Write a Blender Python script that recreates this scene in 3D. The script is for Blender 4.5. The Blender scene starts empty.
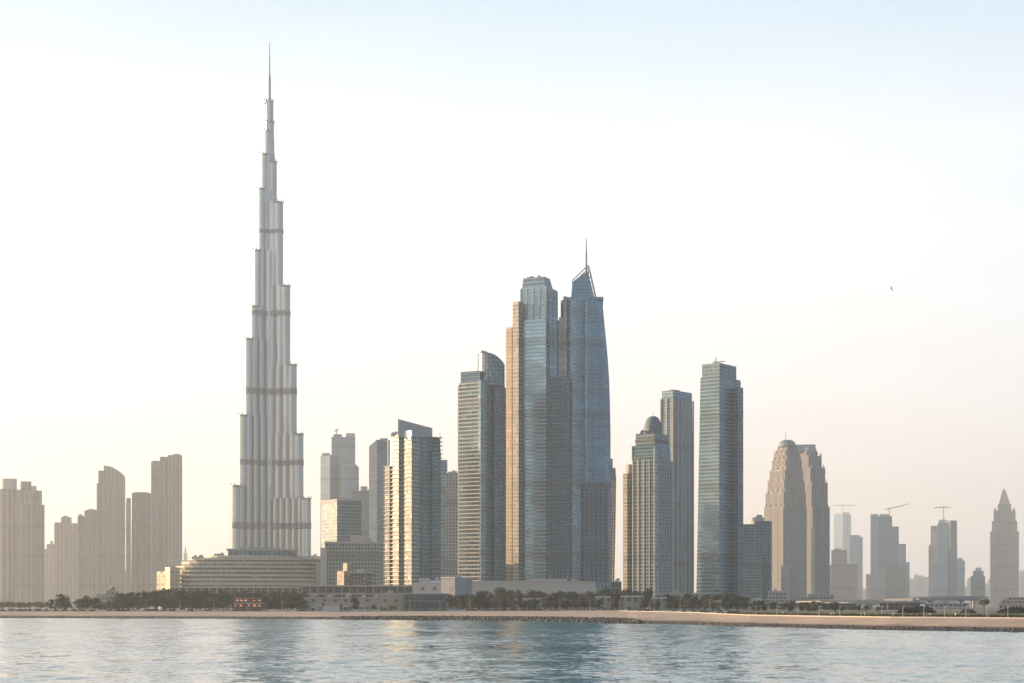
import bpy, bmesh, math, random
from mathutils import Vector, Matrix, noise as mnoise
random.seed(7)
SC = bpy.context.scene
COL = SC.collection
R = math.radians
# ------------------------------------------------------------------ camera, sky, sun, exposure
F, HY, CAMH, GZ = 1700.0, 604.0, 8.0, 3.5       # focal length in px, horizon row, eye height, land height
cam = bpy.data.objects.new('camera', bpy.data.cameras.new('camera')); COL.objects.link(cam)
cam.location = (0, 0, CAMH); cam.rotation_euler = (R(90), 0, 0)
cam.data.sensor_width = 36; cam.data.lens = 36 * F / 1024
cam.data.shift_y = (HY - 341.5) / 1024
cam.data.clip_start = 1; cam.data.clip_end = 60000
SC.camera = cam
SKY_GAIN = 2.55
SUN_AZ, SUN_EL = -75.0, 10.0                    # degrees from the view direction (+Y), negative = left
w = bpy.data.worlds.new('World'); SC.world = w; w.use_nodes = True
nt = w.node_tree; nt.nodes.clear()
def wn(t): return nt.nodes.new(t)
sky = wn('ShaderNodeTexSky'); sky.sky_type = 'NISHITA'; sky.sun_disc = False
sky.sun_elevation = R(SUN_EL); sky.sun_rotation = R(SUN_AZ); sky.altitude = 0
sky.air_density = 1.0; sky.dust_density = 3.0; sky.ozone_density = 1.5
bg = wn('ShaderNodeBackground'); bg.inputs[1].default_value = 0.12
wo = wn('ShaderNodeOutputWorld')
tcw = wn('ShaderNodeTexCoord'); sepw = wn('ShaderNodeSeparateXYZ'); nt.links.new(tcw.outputs['Generated'], sepw.inputs[0])
def ramp(fac, stops):
    r = wn('ShaderNodeValToRGB'); nt.links.new(fac, r.inputs[0]); el = r.color_ramp.elements
    while len(el) < len(stops): el.new(.5)
    for e, (p, c) in zip(el, stops): e.position = p; e.color = (*c, 1)
    return r.outputs[0]
elev = ramp(sepw.outputs[2], [(0, (.99, .78, .69)), (.06, (1.0, .85, .775)), (.12, (1.0, .94, .90)), (.19, (1.0, .985, .97)), (.26, (.93, .955, .965)), (.335, (.64, .765, .86)), (.46, (.46, .64, .79)), (.7, (.28, .42, .60)), (1, (.18, .28, .45))])
dp = wn('ShaderNodeVectorMath'); dp.operation = 'DOT_PRODUCT'; nt.links.new(tcw.outputs['Generated'], dp.inputs[0]); dp.inputs[1].default_value = (math.sin(R(SUN_AZ)), math.cos(R(SUN_AZ)), 0)
ma = wn('ShaderNodeMath'); ma.operation = 'MULTIPLY_ADD'; nt.links.new(dp.outputs['Value'], ma.inputs[0]); ma.inputs[1].default_value = .5; ma.inputs[2].default_value = .5
side = ramp(ma.outputs[0], [(0, (.20, .32, .46)), (.30, (.36, .56, .74)), (.47, (.90, .93, .97)), (.55, (.97, .98, 1)), (.62, (.97, .985, 1)), (.78, (.97, .97, 1)), (1, (1.1, .98, .86))])
mul = wn('ShaderNodeMix'); mul.data_type = 'RGBA'; mul.blend_type = 'MULTIPLY'; mul.inputs[0].default_value = 1; nt.links.new(elev, mul.inputs[6]); nt.links.new(side, mul.inputs[7])
sn = wn('ShaderNodeTexNoise'); smp = wn('ShaderNodeMapping'); smp.inputs['Scale'].default_value = (2.2, 2.2, 9); nt.links.new(tcw.outputs['Generated'], smp.inputs[0]); nt.links.new(smp.outputs[0], sn.inputs['Vector']); sn.inputs['Detail'].default_value = 5
sm = wn('ShaderNodeMath'); sm.operation = 'MULTIPLY_ADD'; nt.links.new(sn.outputs[0], sm.inputs[0]); sm.inputs[1].default_value = SKY_GAIN * .10; sm.inputs[2].default_value = SKY_GAIN * .95
scl = wn('ShaderNodeVectorMath'); scl.operation = 'SCALE'; nt.links.new(mul.outputs[2], scl.inputs[0]); nt.links.new(sm.outputs[0], scl.inputs[3])
mx = wn('ShaderNodeMix'); mx.data_type = 'RGBA'; mx.inputs[0].default_value = .94; nt.links.new(sky.outputs[0], mx.inputs[6]); nt.links.new(scl.outputs[0], mx.inputs[7])
nt.links.new(mx.outputs[2], bg.inputs[0]); nt.links.new(bg.outputs[0], wo.inputs[0])
sun = bpy.data.objects.new('sun', bpy.data.lights.new('sun', 'SUN')); COL.objects.link(sun)
sun.data.energy = 3.2; sun.data.angle = R(0.6); sun.data.color = (1, 0.68, 0.40)
sd = Vector((math.sin(R(SUN_AZ)) * math.cos(R(SUN_EL)), math.cos(R(SUN_AZ)) * math.cos(R(SUN_EL)), math.sin(R(SUN_EL))))
sun.rotation_euler = sd.to_track_quat('Z', 'Y').to_euler()
sun.location = (-500, 400, 900)
SC.view_settings.view_transform = 'Standard'; SC.view_settings.look = 'None'
SC.view_settings.exposure = 1.95; SC.view_settings.gamma = 1; SC.view_settings.use_curve_mapping = False
SC.render.engine = 'CYCLES'
cy = SC.cycles; cy.use_denoising = True; cy.denoiser = 'OPENIMAGEDENOISE'
cy.max_bounces = 5; cy.glossy_bounces = 3; cy.diffuse_bounces = 2; cy.volume_bounces = 2; cy.transmission_bounces = 2
cy.sample_clamp_indirect = 4
HAZE = 0.82e-4

# ------------------------------------------------------------------ materials
MATS = {}
def newmat(name):
    m = bpy.data.materials.new(name); m.use_nodes = True
    t = m.node_tree; b = t.nodes['Principled BSDF']
    return m, t, b
def math_(t, op, a, b=None, c=None):
    n = t.nodes.new('ShaderNodeMath'); n.operation = op
    for i, v in enumerate((a, b, c)):
        if v is None: continue
        if isinstance(v, (int, float)): n.inputs[i].default_value = v
        else: t.links.new(v, n.inputs[i])
    return n.outputs[0]
def mixc(t, f, a, b):
    n = t.nodes.new('ShaderNodeMix'); n.data_type = 'RGBA'
    for i, v in ((0, f), (6, a), (7, b)):
        if isinstance(v, (int, float)): n.inputs[i].default_value = v
        elif isinstance(v, tuple): n.inputs[i].default_value = (*v, 1) if len(v) == 3 else v
        else: t.links.new(v, n.inputs[i])
    return n.outputs[2]
def plain(name, col, rough=.7, metal=0., var=.12, scale=.15):
    k = ('p', name)
    if k in MATS: return MATS[k]
    m, t, b = newmat(name)
    tc = t.nodes.new('ShaderNodeTexCoord'); n = t.nodes.new('ShaderNodeTexNoise')
    n.inputs['Scale'].default_value = scale; n.inputs['Detail'].default_value = 4
    t.links.new(tc.outputs['Object'], n.inputs['Vector'])
    lo = tuple(c * (1 - var) for c in col); hi = tuple(min(1, c * (1 + var)) for c in col)
    f = math_(t, 'MULTIPLY_ADD', n.outputs[0], 2.2, -.6)
    f.node.use_clamp = True
    t.links.new(mixc(t, f, lo, hi), b.inputs['Base Color'])
    b.inputs['Roughness'].default_value = rough; b.inputs['Metallic'].default_value = metal
    MATS[k] = m; return m
def facade(name, glass, frame, fh=3.6, bay=3.0, band=.3, mull=.15, metal=.5, rough=.22, var=.35, frough=.6, vert=None):
    """wall of storeys: glass panes between spandrel bands and mullions, uv in metres"""
    k = ('f', name)
    if k in MATS: return MATS[k]
    if glass[2] > glass[0] * 1.12: glass = (glass[0] * .55, glass[1] * .83, glass[2] * .98); frame = (frame[0] * .64, frame[1] * .80, frame[2] * .90)
    m, t, b = newmat(name)
    uv = t.nodes.new('ShaderNodeUVMap'); sp = t.nodes.new('ShaderNodeSeparateXYZ'); t.links.new(uv.outputs[0], sp.inputs[0])
    u = math_(t, 'DIVIDE', sp.outputs[0], bay); v = math_(t, 'DIVIDE', sp.outputs[1], fh)
    fu = math_(t, 'FRACT', u); fv = math_(t, 'FRACT', v)
    msk = math_(t, 'MAXIMUM', math_(t, 'LESS_THAN', fu, mull), math_(t, 'LESS_THAN', fv, band))
    if vert:                                          # wide solid piers every `vert[0]` metres
        fp = math_(t, 'FRACT', math_(t, 'DIVIDE', sp.outputs[0], vert[0]))
        msk = math_(t, 'MAXIMUM', msk, math_(t, 'LESS_THAN', fp, vert[1]))
    cb = t.nodes.new('ShaderNodeCombineXYZ')
    t.links.new(math_(t, 'FLOOR', u), cb.inputs[0]); t.links.new(math_(t, 'FLOOR', v), cb.inputs[1])
    wn_ = t.nodes.new('ShaderNodeTexWhiteNoise'); wn_.noise_dimensions = '2D'; t.links.new(cb.outputs[0], wn_.inputs[0])
    cf = t.nodes.new('ShaderNodeCombineXYZ'); t.links.new(math_(t, 'FLOOR', v), cf.inputs[1])
    wf = t.nodes.new('ShaderNodeTexWhiteNoise'); wf.noise_dimensions = '2D'; t.links.new(cf.outputs[0], wf.inputs[0])
    ns = t.nodes.new('ShaderNodeTexNoise'); ns.inputs['Scale'].default_value = .02; ns.inputs['Detail'].default_value = 3
    t.links.new(uv.outputs[0], ns.inputs['Vector'])
    rnd = math_(t, 'ADD', math_(t, 'MULTIPLY', wn_.outputs[0], .6), math_(t, 'MULTIPLY', wf.outputs[0], .4))
    var *= .6; lo = tuple(c * (1 - var) for c in glass); hi = tuple(min(1, c * (1 + var)) for c in glass)
    g = mixc(t, rnd, lo, hi)
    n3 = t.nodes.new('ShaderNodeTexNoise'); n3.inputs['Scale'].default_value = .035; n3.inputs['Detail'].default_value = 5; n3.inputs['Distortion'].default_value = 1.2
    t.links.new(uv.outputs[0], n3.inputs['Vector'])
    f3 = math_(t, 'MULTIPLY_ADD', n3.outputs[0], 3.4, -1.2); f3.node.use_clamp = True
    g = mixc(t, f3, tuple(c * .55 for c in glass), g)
    plantf = math_(t, 'LESS_THAN', math_(t, 'FRACT', math_(t, 'DIVIDE', math_(t, 'ADD', math_(t, 'FLOOR', v), 5.0), 19.0)), .06)
    shut = math_(t, 'MULTIPLY', math_(t, 'GREATER_THAN', wn_.outputs[0], .9), .22)
    g = mixc(t, shut, g, tuple(min(1, c * 1.5) for c in frame))
    fr = mixc(t, ns.outputs[0], tuple(c * .85 for c in frame), tuple(min(1, c * 1.12) for c in frame))
    fin = mixc(t, msk, g, fr); t.links.new(mixc(t, math_(t, 'MULTIPLY', plantf, .55), fin, tuple(c * .4 for c in frame)), b.inputs['Base Color'])
    inv = math_(t, 'SUBTRACT', 1.0, msk)
    t.links.new(math_(t, 'MULTIPLY', inv, metal), b.inputs['Metallic'])
    rg = math_(t, 'ADD', math_(t, 'MULTIPLY', inv, math_(t, 'MULTIPLY_ADD', wn_.outputs[0], .10, rough - .05)), math_(t, 'MULTIPLY', msk, frough))
    t.links.new(rg, b.inputs['Roughness'])
    # each pane sits a touch out of true, as real curtain walls do
    nm = t.nodes.new('ShaderNodeNewGeometry'); va = t.nodes.new('ShaderNodeVectorMath'); va.operation = 'MULTIPLY_ADD'
    vs = t.nodes.new('ShaderNodeVectorMath'); vs.operation = 'SUBTRACT'; t.links.new(wn_.outputs[1], vs.inputs[0]); vs.inputs[1].default_value = (.5, .5, .5)
    t.links.new(vs.outputs[0], va.inputs[0]); va.inputs[1].default_value = (.03, .03, .03); t.links.new(nm.outputs['Normal'], va.inputs[2])
    t.links.new(va.outputs[0], b.inputs['Normal'])
    MATS[k] = m; return m
roofm = plain('roof_gravel', (.3, .29, .27), .9)
concrete = plain('pale_concrete', (.42, .39, .35), .8)
white = plain('white_paint', (.7, .69, .66), .6)
steel = plain('steel', (.17, .18, .19), .6, .2)
darkm = plain('dark_louvre', (.10, .11, .11), .6, .2)

# ------------------------------------------------------------------ mesh helpers
class MB:
    def __init__(s): s.v = []; s.f = []; s.mi = []; s.uv = []
    def face(s, pts, mi=0, uvs=None):
        i = len(s.v); s.v += [tuple(p) for p in pts]; s.f.append(tuple(range(i, i + len(pts)))); s.mi.append(mi)
        s.uv += uvs if uvs else [(p[0], p[1]) for p in pts]
    def loft(s, rings, bottom=False, top=True, smooth=False):
        """rings: list of (z, [(x,y)...]) counter-clockwise; uv from first ring's perimeter"""
        p0 = rings[0][1]; n = len(p0); per = [0]
        for i in range(n): per.append(per[-1] + math.dist(p0[i], p0[(i + 1) % n]))
        for (z0, a), (z1, b) in zip(rings, rings[1:]):
            for i in range(n):
                j = (i + 1) % n
                s.face([(*a[i], z0), (*a[j], z0), (*b[j], z1), (*b[i], z1)], 0,
                       [(per[i], z0), (per[i + 1], z0), (per[i + 1], z1), (per[i], z1)])
        if top: s.face([(*p, rings[-1][0]) for p in rings[-1][1]], 1)
        if bottom: s.face([(*p, rings[0][0]) for p in reversed(rings[0][1])], 1)
    def prism(s, poly, z0, z1, bottom=False): s.loft([(z0, poly), (z1, poly)], bottom)
    def box(s, x0, x1, y0, y1, z0, z1): s.prism([(x0, y0), (x1, y0), (x1, y1), (x0, y1)], z0, z1, True)
    def bar(s, a, b, r, r2=None, n=5):
        a, b = Vector(a), Vector(b); r2 = r if r2 is None else r2
        d = (b - a).normalized(); u = d.orthogonal().normalized(); v = d.cross(u)
        A = [a + (u * math.cos(t) + v * math.sin(t)) * r for t in [2 * math.pi * i / n for i in range(n)]]
        B = [b + (u * math.cos(t) + v * math.sin(t)) * r2 for t in [2 * math.pi * i / n for i in range(n)]]
        for i in range(n): j = (i + 1) % n; s.face([A[i], A[j], B[j], B[i]])
        s.face(list(reversed(A))); s.face(B)
    def build(s, name, mats, parent=None, smooth=False):
        if not isinstance(mats, (list, tuple)): mats = [mats]
        me = bpy.data.meshes.new(name); me.from_pydata(s.v, [], s.f)
        ul = me.uv_layers.new(name='UVMap')
        fl = [c for t in s.uv for c in t]; ul.data.foreach_set('uv', fl)
        for m in mats: me.materials.append(m)
        k = len(mats) - 1
        me.polygons.foreach_set('material_index', [min(x, k) for x in s.mi])
        if smooth: me.polygons.foreach_set('use_smooth', [True] * len(s.f))
        me.update()
        o = bpy.data.objects.new(name, me); COL.objects.link(o)
        if parent: o.parent = parent
        return o
def tag(o, label=None, cat=None, group=None, kind=None):
    if label: o['label'] = label
    if cat: o['category'] = cat
    if group: o['group'] = group
    if kind: o['kind'] = kind
    return o
def empty(name, loc, rz=0, **k):
    o = bpy.data.objects.new(name, None); COL.objects.link(o); o.location = loc; o.rotation_euler.z = rz
    o.empty_display_size = 1; return tag(o, **k)
def ccw(p):
    a = sum(p[i][0] * p[(i + 1) % len(p)][1] - p[(i + 1) % len(p)][0] * p[i][1] for i in range(len(p)))
    return list(p) if a > 0 else list(reversed(p))
def outset(poly, o):
    cx = sum(p[0] for p in poly) / len(poly); cy_ = sum(p[1] for p in poly) / len(poly)
    r = []
    for x, y in poly:
        l = math.hypot(x - cx, y - cy_); k = (l + o * 1.3) / l; r.append((cx + (x - cx) * k, cy_ + (y - cy_) * k))
    return r
def copy_tree(o, parent=None):
    c = o.copy(); COL.objects.link(c); c.parent = parent
    for ch in o.children: copy_tree(ch, c)
    return c
class Tower:
    """local x to the right, local y away from the viewer side, in metres; widths taken at distance d"""
    def __init__(s, name, label, px, d, cat='skyscraper', group=None):
        s.d = d; s.px = px; s.k = d / F
        s.root = empty(name, ((px - 512) * s.k, d, 0), -math.atan((px - 512) / F), label=label, cat=cat, group=group)
    def X(s, px): return (px - s.px) * s.k
    def Z(s, y): return CAMH + (HY - y) * s.k
    def rect(s, a, b, depth=30, front=0): return [(s.X(a), front), (s.X(b), front), (s.X(b), front + depth), (s.X(a), front + depth)]
    def rb(s, a, c, b, al=None, front=0):
        """box seen on its corner c, left face a..c, right face c..b"""
        l = (c - a) * s.k; r = (b - c) * s.k
        t = math.tan(R(al)) if al else r / l
        D0 = l * t; D1 = r / t
        return [(s.X(c), front), (s.X(b), front + D1), (s.X(a + b - c), front + D0 + D1), (s.X(a), front + D0)]
    def oval(s, a, b, depth, front=0, n=20, p=1.0):
        cx = (s.X(a) + s.X(b)) / 2; rx = (s.X(b) - s.X(a)) / 2; cy_ = front + depth / 2
        out = []
        for i in range(n):
            t = 2 * math.pi * i / n; c, q = math.cos(t), math.sin(t)
            out.append((cx + rx * math.copysign(abs(c) ** p, c), cy_ + depth / 2 * math.copysign(abs(q) ** p, q)))
        return out
    def part(s, name, poly, top, bot, mat, parent=None, roof=None, topo=None, smooth=False):
        mb = MB(); z0 = GZ - .5 if bot is None else s.Z(bot)
        mb.loft([(z0, ccw(poly)), (s.Z(top), ccw(topo) if topo else ccw(poly))], True)
        return mb.build(name, [mat, roof or roofm], parent or s.root)
    def prof(s, name, rings, mat, parent=None):
        mb = MB(); mb.loft([(s.Z(y), p) for y, p in rings], True)
        return mb.build(name, [mat, roofm], parent or s.root)
    def slabs(s, name, poly, top, bot, fh=3.6, out=1.0, th=.5, mat=None, parent=None, every=1):
        mb = MB(); z = GZ + 4 if bot is None else s.Z(bot); q = outset(ccw(poly), out)
        while z < s.Z(top):
            mb.prism(q, z, z + th, True); z += fh * every
        return mb.build(name, [mat or white, mat or white], parent or s.root)
    def fins(s, name, poly, top, bot, step=3, out=.8, wd=.5, mat=None, jit=0, parent=None):
        mb = MB(); z0 = GZ if bot is None else s.Z(bot); P = ccw(poly)
        for i in range(len(P)):
            a, b = Vector(P[i]), Vector(P[(i + 1) % len(P)]); L = (b - a).length
            if L < step: continue
            e = (b - a) / L; nrm = Vector((e.y, -e.x)); n = max(1, round(L / step))
            for j in range(n + 1):
                c = a + e * (L * j / n); z1 = s.Z(top) + random.uniform(-jit, jit)
                q = [c - e * wd / 2, c + e * wd / 2, c + e * wd / 2 + nrm * out, c - e * wd / 2 + nrm * out]
                mb.prism(ccw([tuple(x) for x in q]), z0, z1)
        return mb.build(name, [mat or concrete], parent or s.root)
    def plant(s, a, b, top, bot, depth=12, front=8, mat=None):
        mb = MB(); r = s.rect(a, b, depth, front); mb.prism(r, s.Z(bot), s.Z(top), True)
        r0 = r[0]; W = r[1][0] - r[0][0]
        for i in range(3):
            x = r0[0] + W * random.uniform(.1, .8); y = front + depth * random.uniform(.1, .8)
            mb.box(x, x + 2.2, y, y + 2, s.Z(top), s.Z(top) + random.uniform(.8, 2))
        return mb.build('roof_plant', [mat or concrete, roofm], s.root)
    def mast(s, px, top, bot, r=.5, front=10, name='mast'):
        mb = MB(); mb.bar((s.X(px), front, s.Z(bot)), (s.X(px), front, s.Z(top)), r, r * .4)
        return mb.build(name, steel, s.root)
def crane(px, d, base_y, jib_y, l_px, r_px, label, slope=0, front=0, group='tower cranes above the unfinished towers'):
    k = d / F; x = (px - 512) * k
    zb = CAMH + (HY - base_y) * k; zj = CAMH + (HY - jib_y) * k
    ro = empty('tower_crane', (x, d + front, zb), -math.atan((px - 512) / F), label=label, cat='crane', group=group)
    h = zj - zb; cm = plain('crane_paint', (.16, .12, .09), .7); w_ = .8; g_ = max(1, d / 2000)
    mb = MB()
    for sx in (-w_, w_):
        for sy in (-w_, w_): mb.bar((sx, sy, 0), (sx, sy, h), .22 * g_, n=4)
    z = 0; sg = 1
    while z < h - 2: mb.bar((-w_ * sg, -w_, z), (w_ * sg, -w_, z + 2), .15 * g_, n=3); mb.bar((-w_ * sg, w_, z), (w_ * sg, w_, z + 2), .15 * g_, n=3); z += 2; sg = -sg
    mb.build('mast', cm, ro)
    def jib(name, L, sl):
        mb = MB(); n = max(3, int(abs(L) / 3)); e = (L, 0, h + abs(L) * sl)
        for a, b in (((0, -w_, 0), (0, -.3, 0)), ((0, w_, 0), (0, .3, 0)), ((0, 0, 1.6), (0, 0, .5))):
            mb.bar((0, a[1], h + a[2]), (e[0], b[1], e[2] + b[2]), .28 * g_, n=4)
        for i in range(n):
            f0, f1 = i / n, (i + 1) / n; zz = lambda f: h + (e[2] - h) * f
            mb.bar((L * f0, -w_ * (1 - f0), zz(f0)), (L * f1, 0, zz(f1) + 1.5 - f1), .14 * g_, n=3)
        return mb.build(name, cm, ro)
    jib('jib', (r_px - px) * k, slope); c = jib('counter_jib', (l_px - px) * k, 0)
    mb = MB(); L = (l_px - px) * k; mb.box(min(L, L * .8), max(L, L * .8), -1, 1, h - 2.4, h - .2); mb.build('counterweight', concrete, ro)
    mb = MB(); mb.box(-1.3, 1.3, -2.6, -1, h - 2.6, h - .3); mb.build('cab', white, ro)
    mb = MB(); mb.bar((0, 0, h), (0, 0, h + 6), .6 * g_, .3)
    mb.bar((0, 0, h + 6), ((r_px - px) * k * .7, 0, h + abs(r_px - px) * k * .7 * slope + 1.5), .12 * g_, n=3)
    mb.bar((0, 0, h + 6), (L * .9, 0, h + .5), .12 * g_, n=3); mb.build('apex', cm, ro)
    return ro

# ------------------------------------------------------------------ ground, water, shore
# px, waterline distance, rock-top distance, top-of-bank distance
SH = [(-900, 1010, 1020, 1050), (-150, 985, 995, 1035), (0, 971, 981, 1022), (200, 925, 935, 1005), (330, 880, 890, 990), (350, 868, 893, 1010), (450, 850, 905, 1050), (520, 818, 880, 1085),
      (560, 775, 850, 1090), (600, 715, 800, 1080), (628, 692, 775, 1070), (636, 698, 703, 1010), (665, 676, 681, 940), (700, 650, 655, 850), (725, 624, 629, 735), (750, 602, 607, 668), (820, 560, 565, 600),
      (890, 524, 529, 560), (1024, 486, 490, 524), (1200, 455, 459, 490), (2200, 400, 404, 430)]
def shx(px, d): return (px - 512) / F * d
def interp(px, col):
    for a, b in zip(SH, SH[1:]):
        if a[0] <= px <= b[0]: f = (px - a[0]) / (b[0] - a[0]); return a[col] + (b[col] - a[col]) * f
    return SH[-1][col] if px > 0 else SH[0][col]
def shore_rows():
    rows = []; px = -900
    while px <= 2200:
        rows.append((px, interp(px, 1), interp(px, 2), interp(px, 3))); px += 3 if -30 < px < 1060 else 60
    return rows
ROWS = shore_rows()
# one land sheet: bank toe, rocks, sand slope, flat ground to the horizon
m, t, b = newmat('ground_soil')
tc = t.nodes.new('ShaderNodeTexCoord'); n1 = t.nodes.new('ShaderNodeTexNoise'); n1.inputs['Scale'].default_value = .012; n1.inputs['Detail'].default_value = 6
t.links.new(tc.outputs['Object'], n1.inputs['Vector'])
t.links.new(mixc(t, n1.outputs[0], (.12, .115, .08), (.26, .22, .17)), b.inputs['Base Color']); b.inputs['Roughness'].default_value = .95
ground_m = m
m, t, b = newmat('pale_sand')
tc = t.nodes.new('ShaderNodeTexCoord'); n1 = t.nodes.new('ShaderNodeTexNoise'); n1.inputs['Scale'].default_value = .05; n1.inputs['Detail'].default_value = 7
n2 = t.nodes.new('ShaderNodeTexNoise'); n2.inputs['Scale'].default_value = .9; n2.inputs['Detail'].default_value = 4
t.links.new(tc.outputs['Object'], n1.inputs['Vector']); t.links.new(tc.outputs['Object'], n2.inputs['Vector'])
f = math_(t, 'ADD', math_(t, 'MULTIPLY', n1.outputs[0], .8), math_(t, 'MULTIPLY', n2.outputs[0], .4)); 
f = math_(t, 'MULTIPLY_ADD', f, 2.2, -.8); f.node.use_clamp = True
sc1 = mixc(t, f, (.33, .24, .17), (.50, .375, .27)); gp = t.nodes.new('ShaderNodeNewGeometry'); sz = t.nodes.new('ShaderNodeSeparateXYZ'); t.links.new(gp.outputs['Position'], sz.inputs[0])
mp = t.nodes.new('ShaderNodeMapping'); mp.inputs['Scale'].default_value = (.02, .35, 1); t.links.new(tc.outputs['Object'], mp.inputs[0]); n5 = t.nodes.new('ShaderNodeTexNoise'); n5.inputs['Scale'].default_value = 1; n5.inputs['Detail'].default_value = 6; t.links.new(mp.outputs[0], n5.inputs['Vector'])
st = math_(t, 'MULTIPLY_ADD', n5.outputs[0], 4.5, -2.3); st.node.use_clamp = True; sc1 = mixc(t, math_(t, 'MULTIPLY', st, .55), sc1, (.24, .17, .115))
wet = math_(t, 'MULTIPLY_ADD', math_(t, 'ADD', sz.outputs[2], math_(t, 'MULTIPLY', n1.outputs[0], .8)), -2.2, 4.6); wet.node.use_clamp = True
t.links.new(mixc(t, math_(t, 'MULTIPLY', wet, .6), sc1, (.14, .105, .075)), b.inputs['Base Color']); b.inputs['Roughness'].default_value = .95
bp = t.nodes.new('ShaderNodeBump'); bp.inputs['Distance'].default_value = .4; t.links.new(n2.outputs[0], bp.inputs['Height']); t.links.new(bp.outputs[0], b.inputs['Normal'])
sand_m = m
rock_m = plain('wet_dark_rock', (.05, .047, .04), .7, 0, .4, .8)
path_m = plain('paving', (.36, .32, .28), .85, 0, .15, .1)
grass_m = plain('lawn_grass', (.09, .095, .04), .95, 0, .3, .12)
asph_m = plain('asphalt', (.06, .06, .058), .9)
ground, sandb = MB(), MB()
for a, b_ in zip(ROWS, ROWS[1:]):
    def pt(r, c, dz=0, off=0, z=0): d = r[c] + off; return (shx(r[0], d), d, z)
    def q(mbb, r0, r1, c0, z0, c1, z1, o0=0, o1=0): mbb.face([pt(r0, c0, off=o0, z=z0), pt(r1, c0, off=o0, z=z0), pt(r1, c1, off=o1, z=z1), pt(r0, c1, off=o1, z=z1)])
    q(ground, a, b_, 1, -1.2, 1, 0, -6, 0)
    q(ground, a, b_, 1, 0, 2, 1.15)
    ground.face([pt(a, 3, z=GZ), pt(b_, 3, z=GZ), (shx(b_[0], 1250), 1250, GZ), (shx(a[0], 1250), 1250, GZ)])
    # sloping sand in several strips with gentle unevenness
    NS = 6
    def sp_(r, i):
        f = i / NS; d = r[2] + (r[3] - r[2]) * f; z = 1.15 + (GZ - 1.15) * f
        if 0 < i < NS: z += .22 * (mnoise.noise(Vector((shx(r[0], d) * .03, d * .03, 0))))
        return (shx(r[0], d), d, z)
    for i in range(NS): sandb.face([sp_(a, i), sp_(b_, i), sp_(b_, i + 1), sp_(a, i + 1)])
ground.face([(shx(-900, 1250), 1250, GZ), (shx(2200, 1250), 1250, GZ), (16000, 16000, GZ), (-16000, 16000, GZ)])
tag(ground.build('ground', [ground_m]), kind='structure')
rev = MB()
for a, b_ in zip(ROWS, ROWS[1:]): rev.face([pt(a, 1, z=.012), pt(b_, 1, z=.012), pt(b_, 2, z=1.17), pt(a, 2, z=1.17)])
tag(rev.build('revetment', [rock_m]), kind='structure')
tag(sandb.build('beach', [sand_m]), kind='structure')

m, t, b = newmat('sea_water')
b.inputs['Base Color'].default_value = (.006, .125, .16, 1); b.inputs['IOR'].default_value = 1.33; b.inputs['Roughness'].default_value = .04
tc = t.nodes.new('ShaderNodeTexCoord')
acc = None; PK = 5.0
for sc_, amp, sy, dis in ((.012, .03, 1.5, 0), (.09, .15, .8, .6), (.22, .22, .7, .8), (.6, .24, .8, .3), (2.2, .18, 1, 0)):
    mp = t.nodes.new('ShaderNodeMapping'); mp.inputs['Scale'].default_value = (sc_, sc_ * sy, 1); mp.inputs['Rotation'].default_value = (0, 0, .3)
    t.links.new(tc.outputs['Object'], mp.inputs[0])
    n = t.nodes.new('ShaderNodeTexNoise'); n.inputs['Scale'].default_value = 1; n.inputs['Detail'].default_value = 2; n.inputs['Distortion'].default_value = dis
    t.links.new(mp.outputs[0], n.inputs['Vector'])
    s1 = t.nodes.new('ShaderNodeVectorMath'); s1.operation = 'SUBTRACT'; t.links.new(n.outputs[1], s1.inputs[0]); s1.inputs[1].default_value = (.5, .5, .5)
    s2 = t.nodes.new('ShaderNodeVectorMath'); s2.operation = 'MULTIPLY'; t.links.new(s1.outputs[0], s2.inputs[0]); s2.inputs[1].default_value = (amp * 2, amp * 2, 0)
    sx = t.nodes.new('ShaderNodeSeparateXYZ'); t.links.new(s2.outputs[0], sx.inputs[0]); cx_ = t.nodes.new('ShaderNodeCombineXYZ'); t.links.new(sx.outputs[0], cx_.inputs[0])
    t.links.new(math_(t, 'MULTIPLY', math_(t, 'POWER', math_(t, 'ABSOLUTE', sx.outputs[1]), 1.7), -PK), cx_.inputs[1])          # slopes all turned to the viewer, so the water reflects brighter sky
    if acc is None: acc = cx_.outputs[0]
    else:
        ad = t.nodes.new('ShaderNodeVectorMath'); ad.operation = 'ADD'; t.links.new(acc, ad.inputs[0]); t.links.new(cx_.outputs[0], ad.inputs[1]); acc = ad.outputs[0]
pn = t.nodes.new('ShaderNodeTexNoise'); pn.inputs['Scale'].default_value = .018; pn.inputs['Detail'].default_value = 3; t.links.new(tc.outputs['Object'], pn.inputs['Vector'])
pf = math_(t, 'MULTIPLY_ADD', pn.outputs[0], 2.2, -.1); pf.node.use_clamp = False; pf = math_(t, 'MAXIMUM', pf, .6)
vs_ = t.nodes.new('ShaderNodeVectorMath'); vs_.operation = 'SCALE'; t.links.new(acc, vs_.inputs[0]); t.links.new(pf, vs_.inputs[3]); acc = vs_.outputs[0]
ad = t.nodes.new('ShaderNodeVectorMath'); ad.operation = 'ADD'; t.links.new(acc, ad.inputs[0]); ad.inputs[1].default_value = (0, 0, 1)
nz = t.nodes.new('ShaderNodeVectorMath'); nz.operation = 'NORMALIZE'; t.links.new(ad.outputs[0], nz.inputs[0]); t.links.new(nz.outputs[0], b.inputs['Normal'])
mb = MB(); mb.face([(-2500, -600, 0), (2500, -600, 0), (2500, 1300, 0), (-2500, 1300, 0)])
tag(mb.build('water', [m]), kind='structure')

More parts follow.
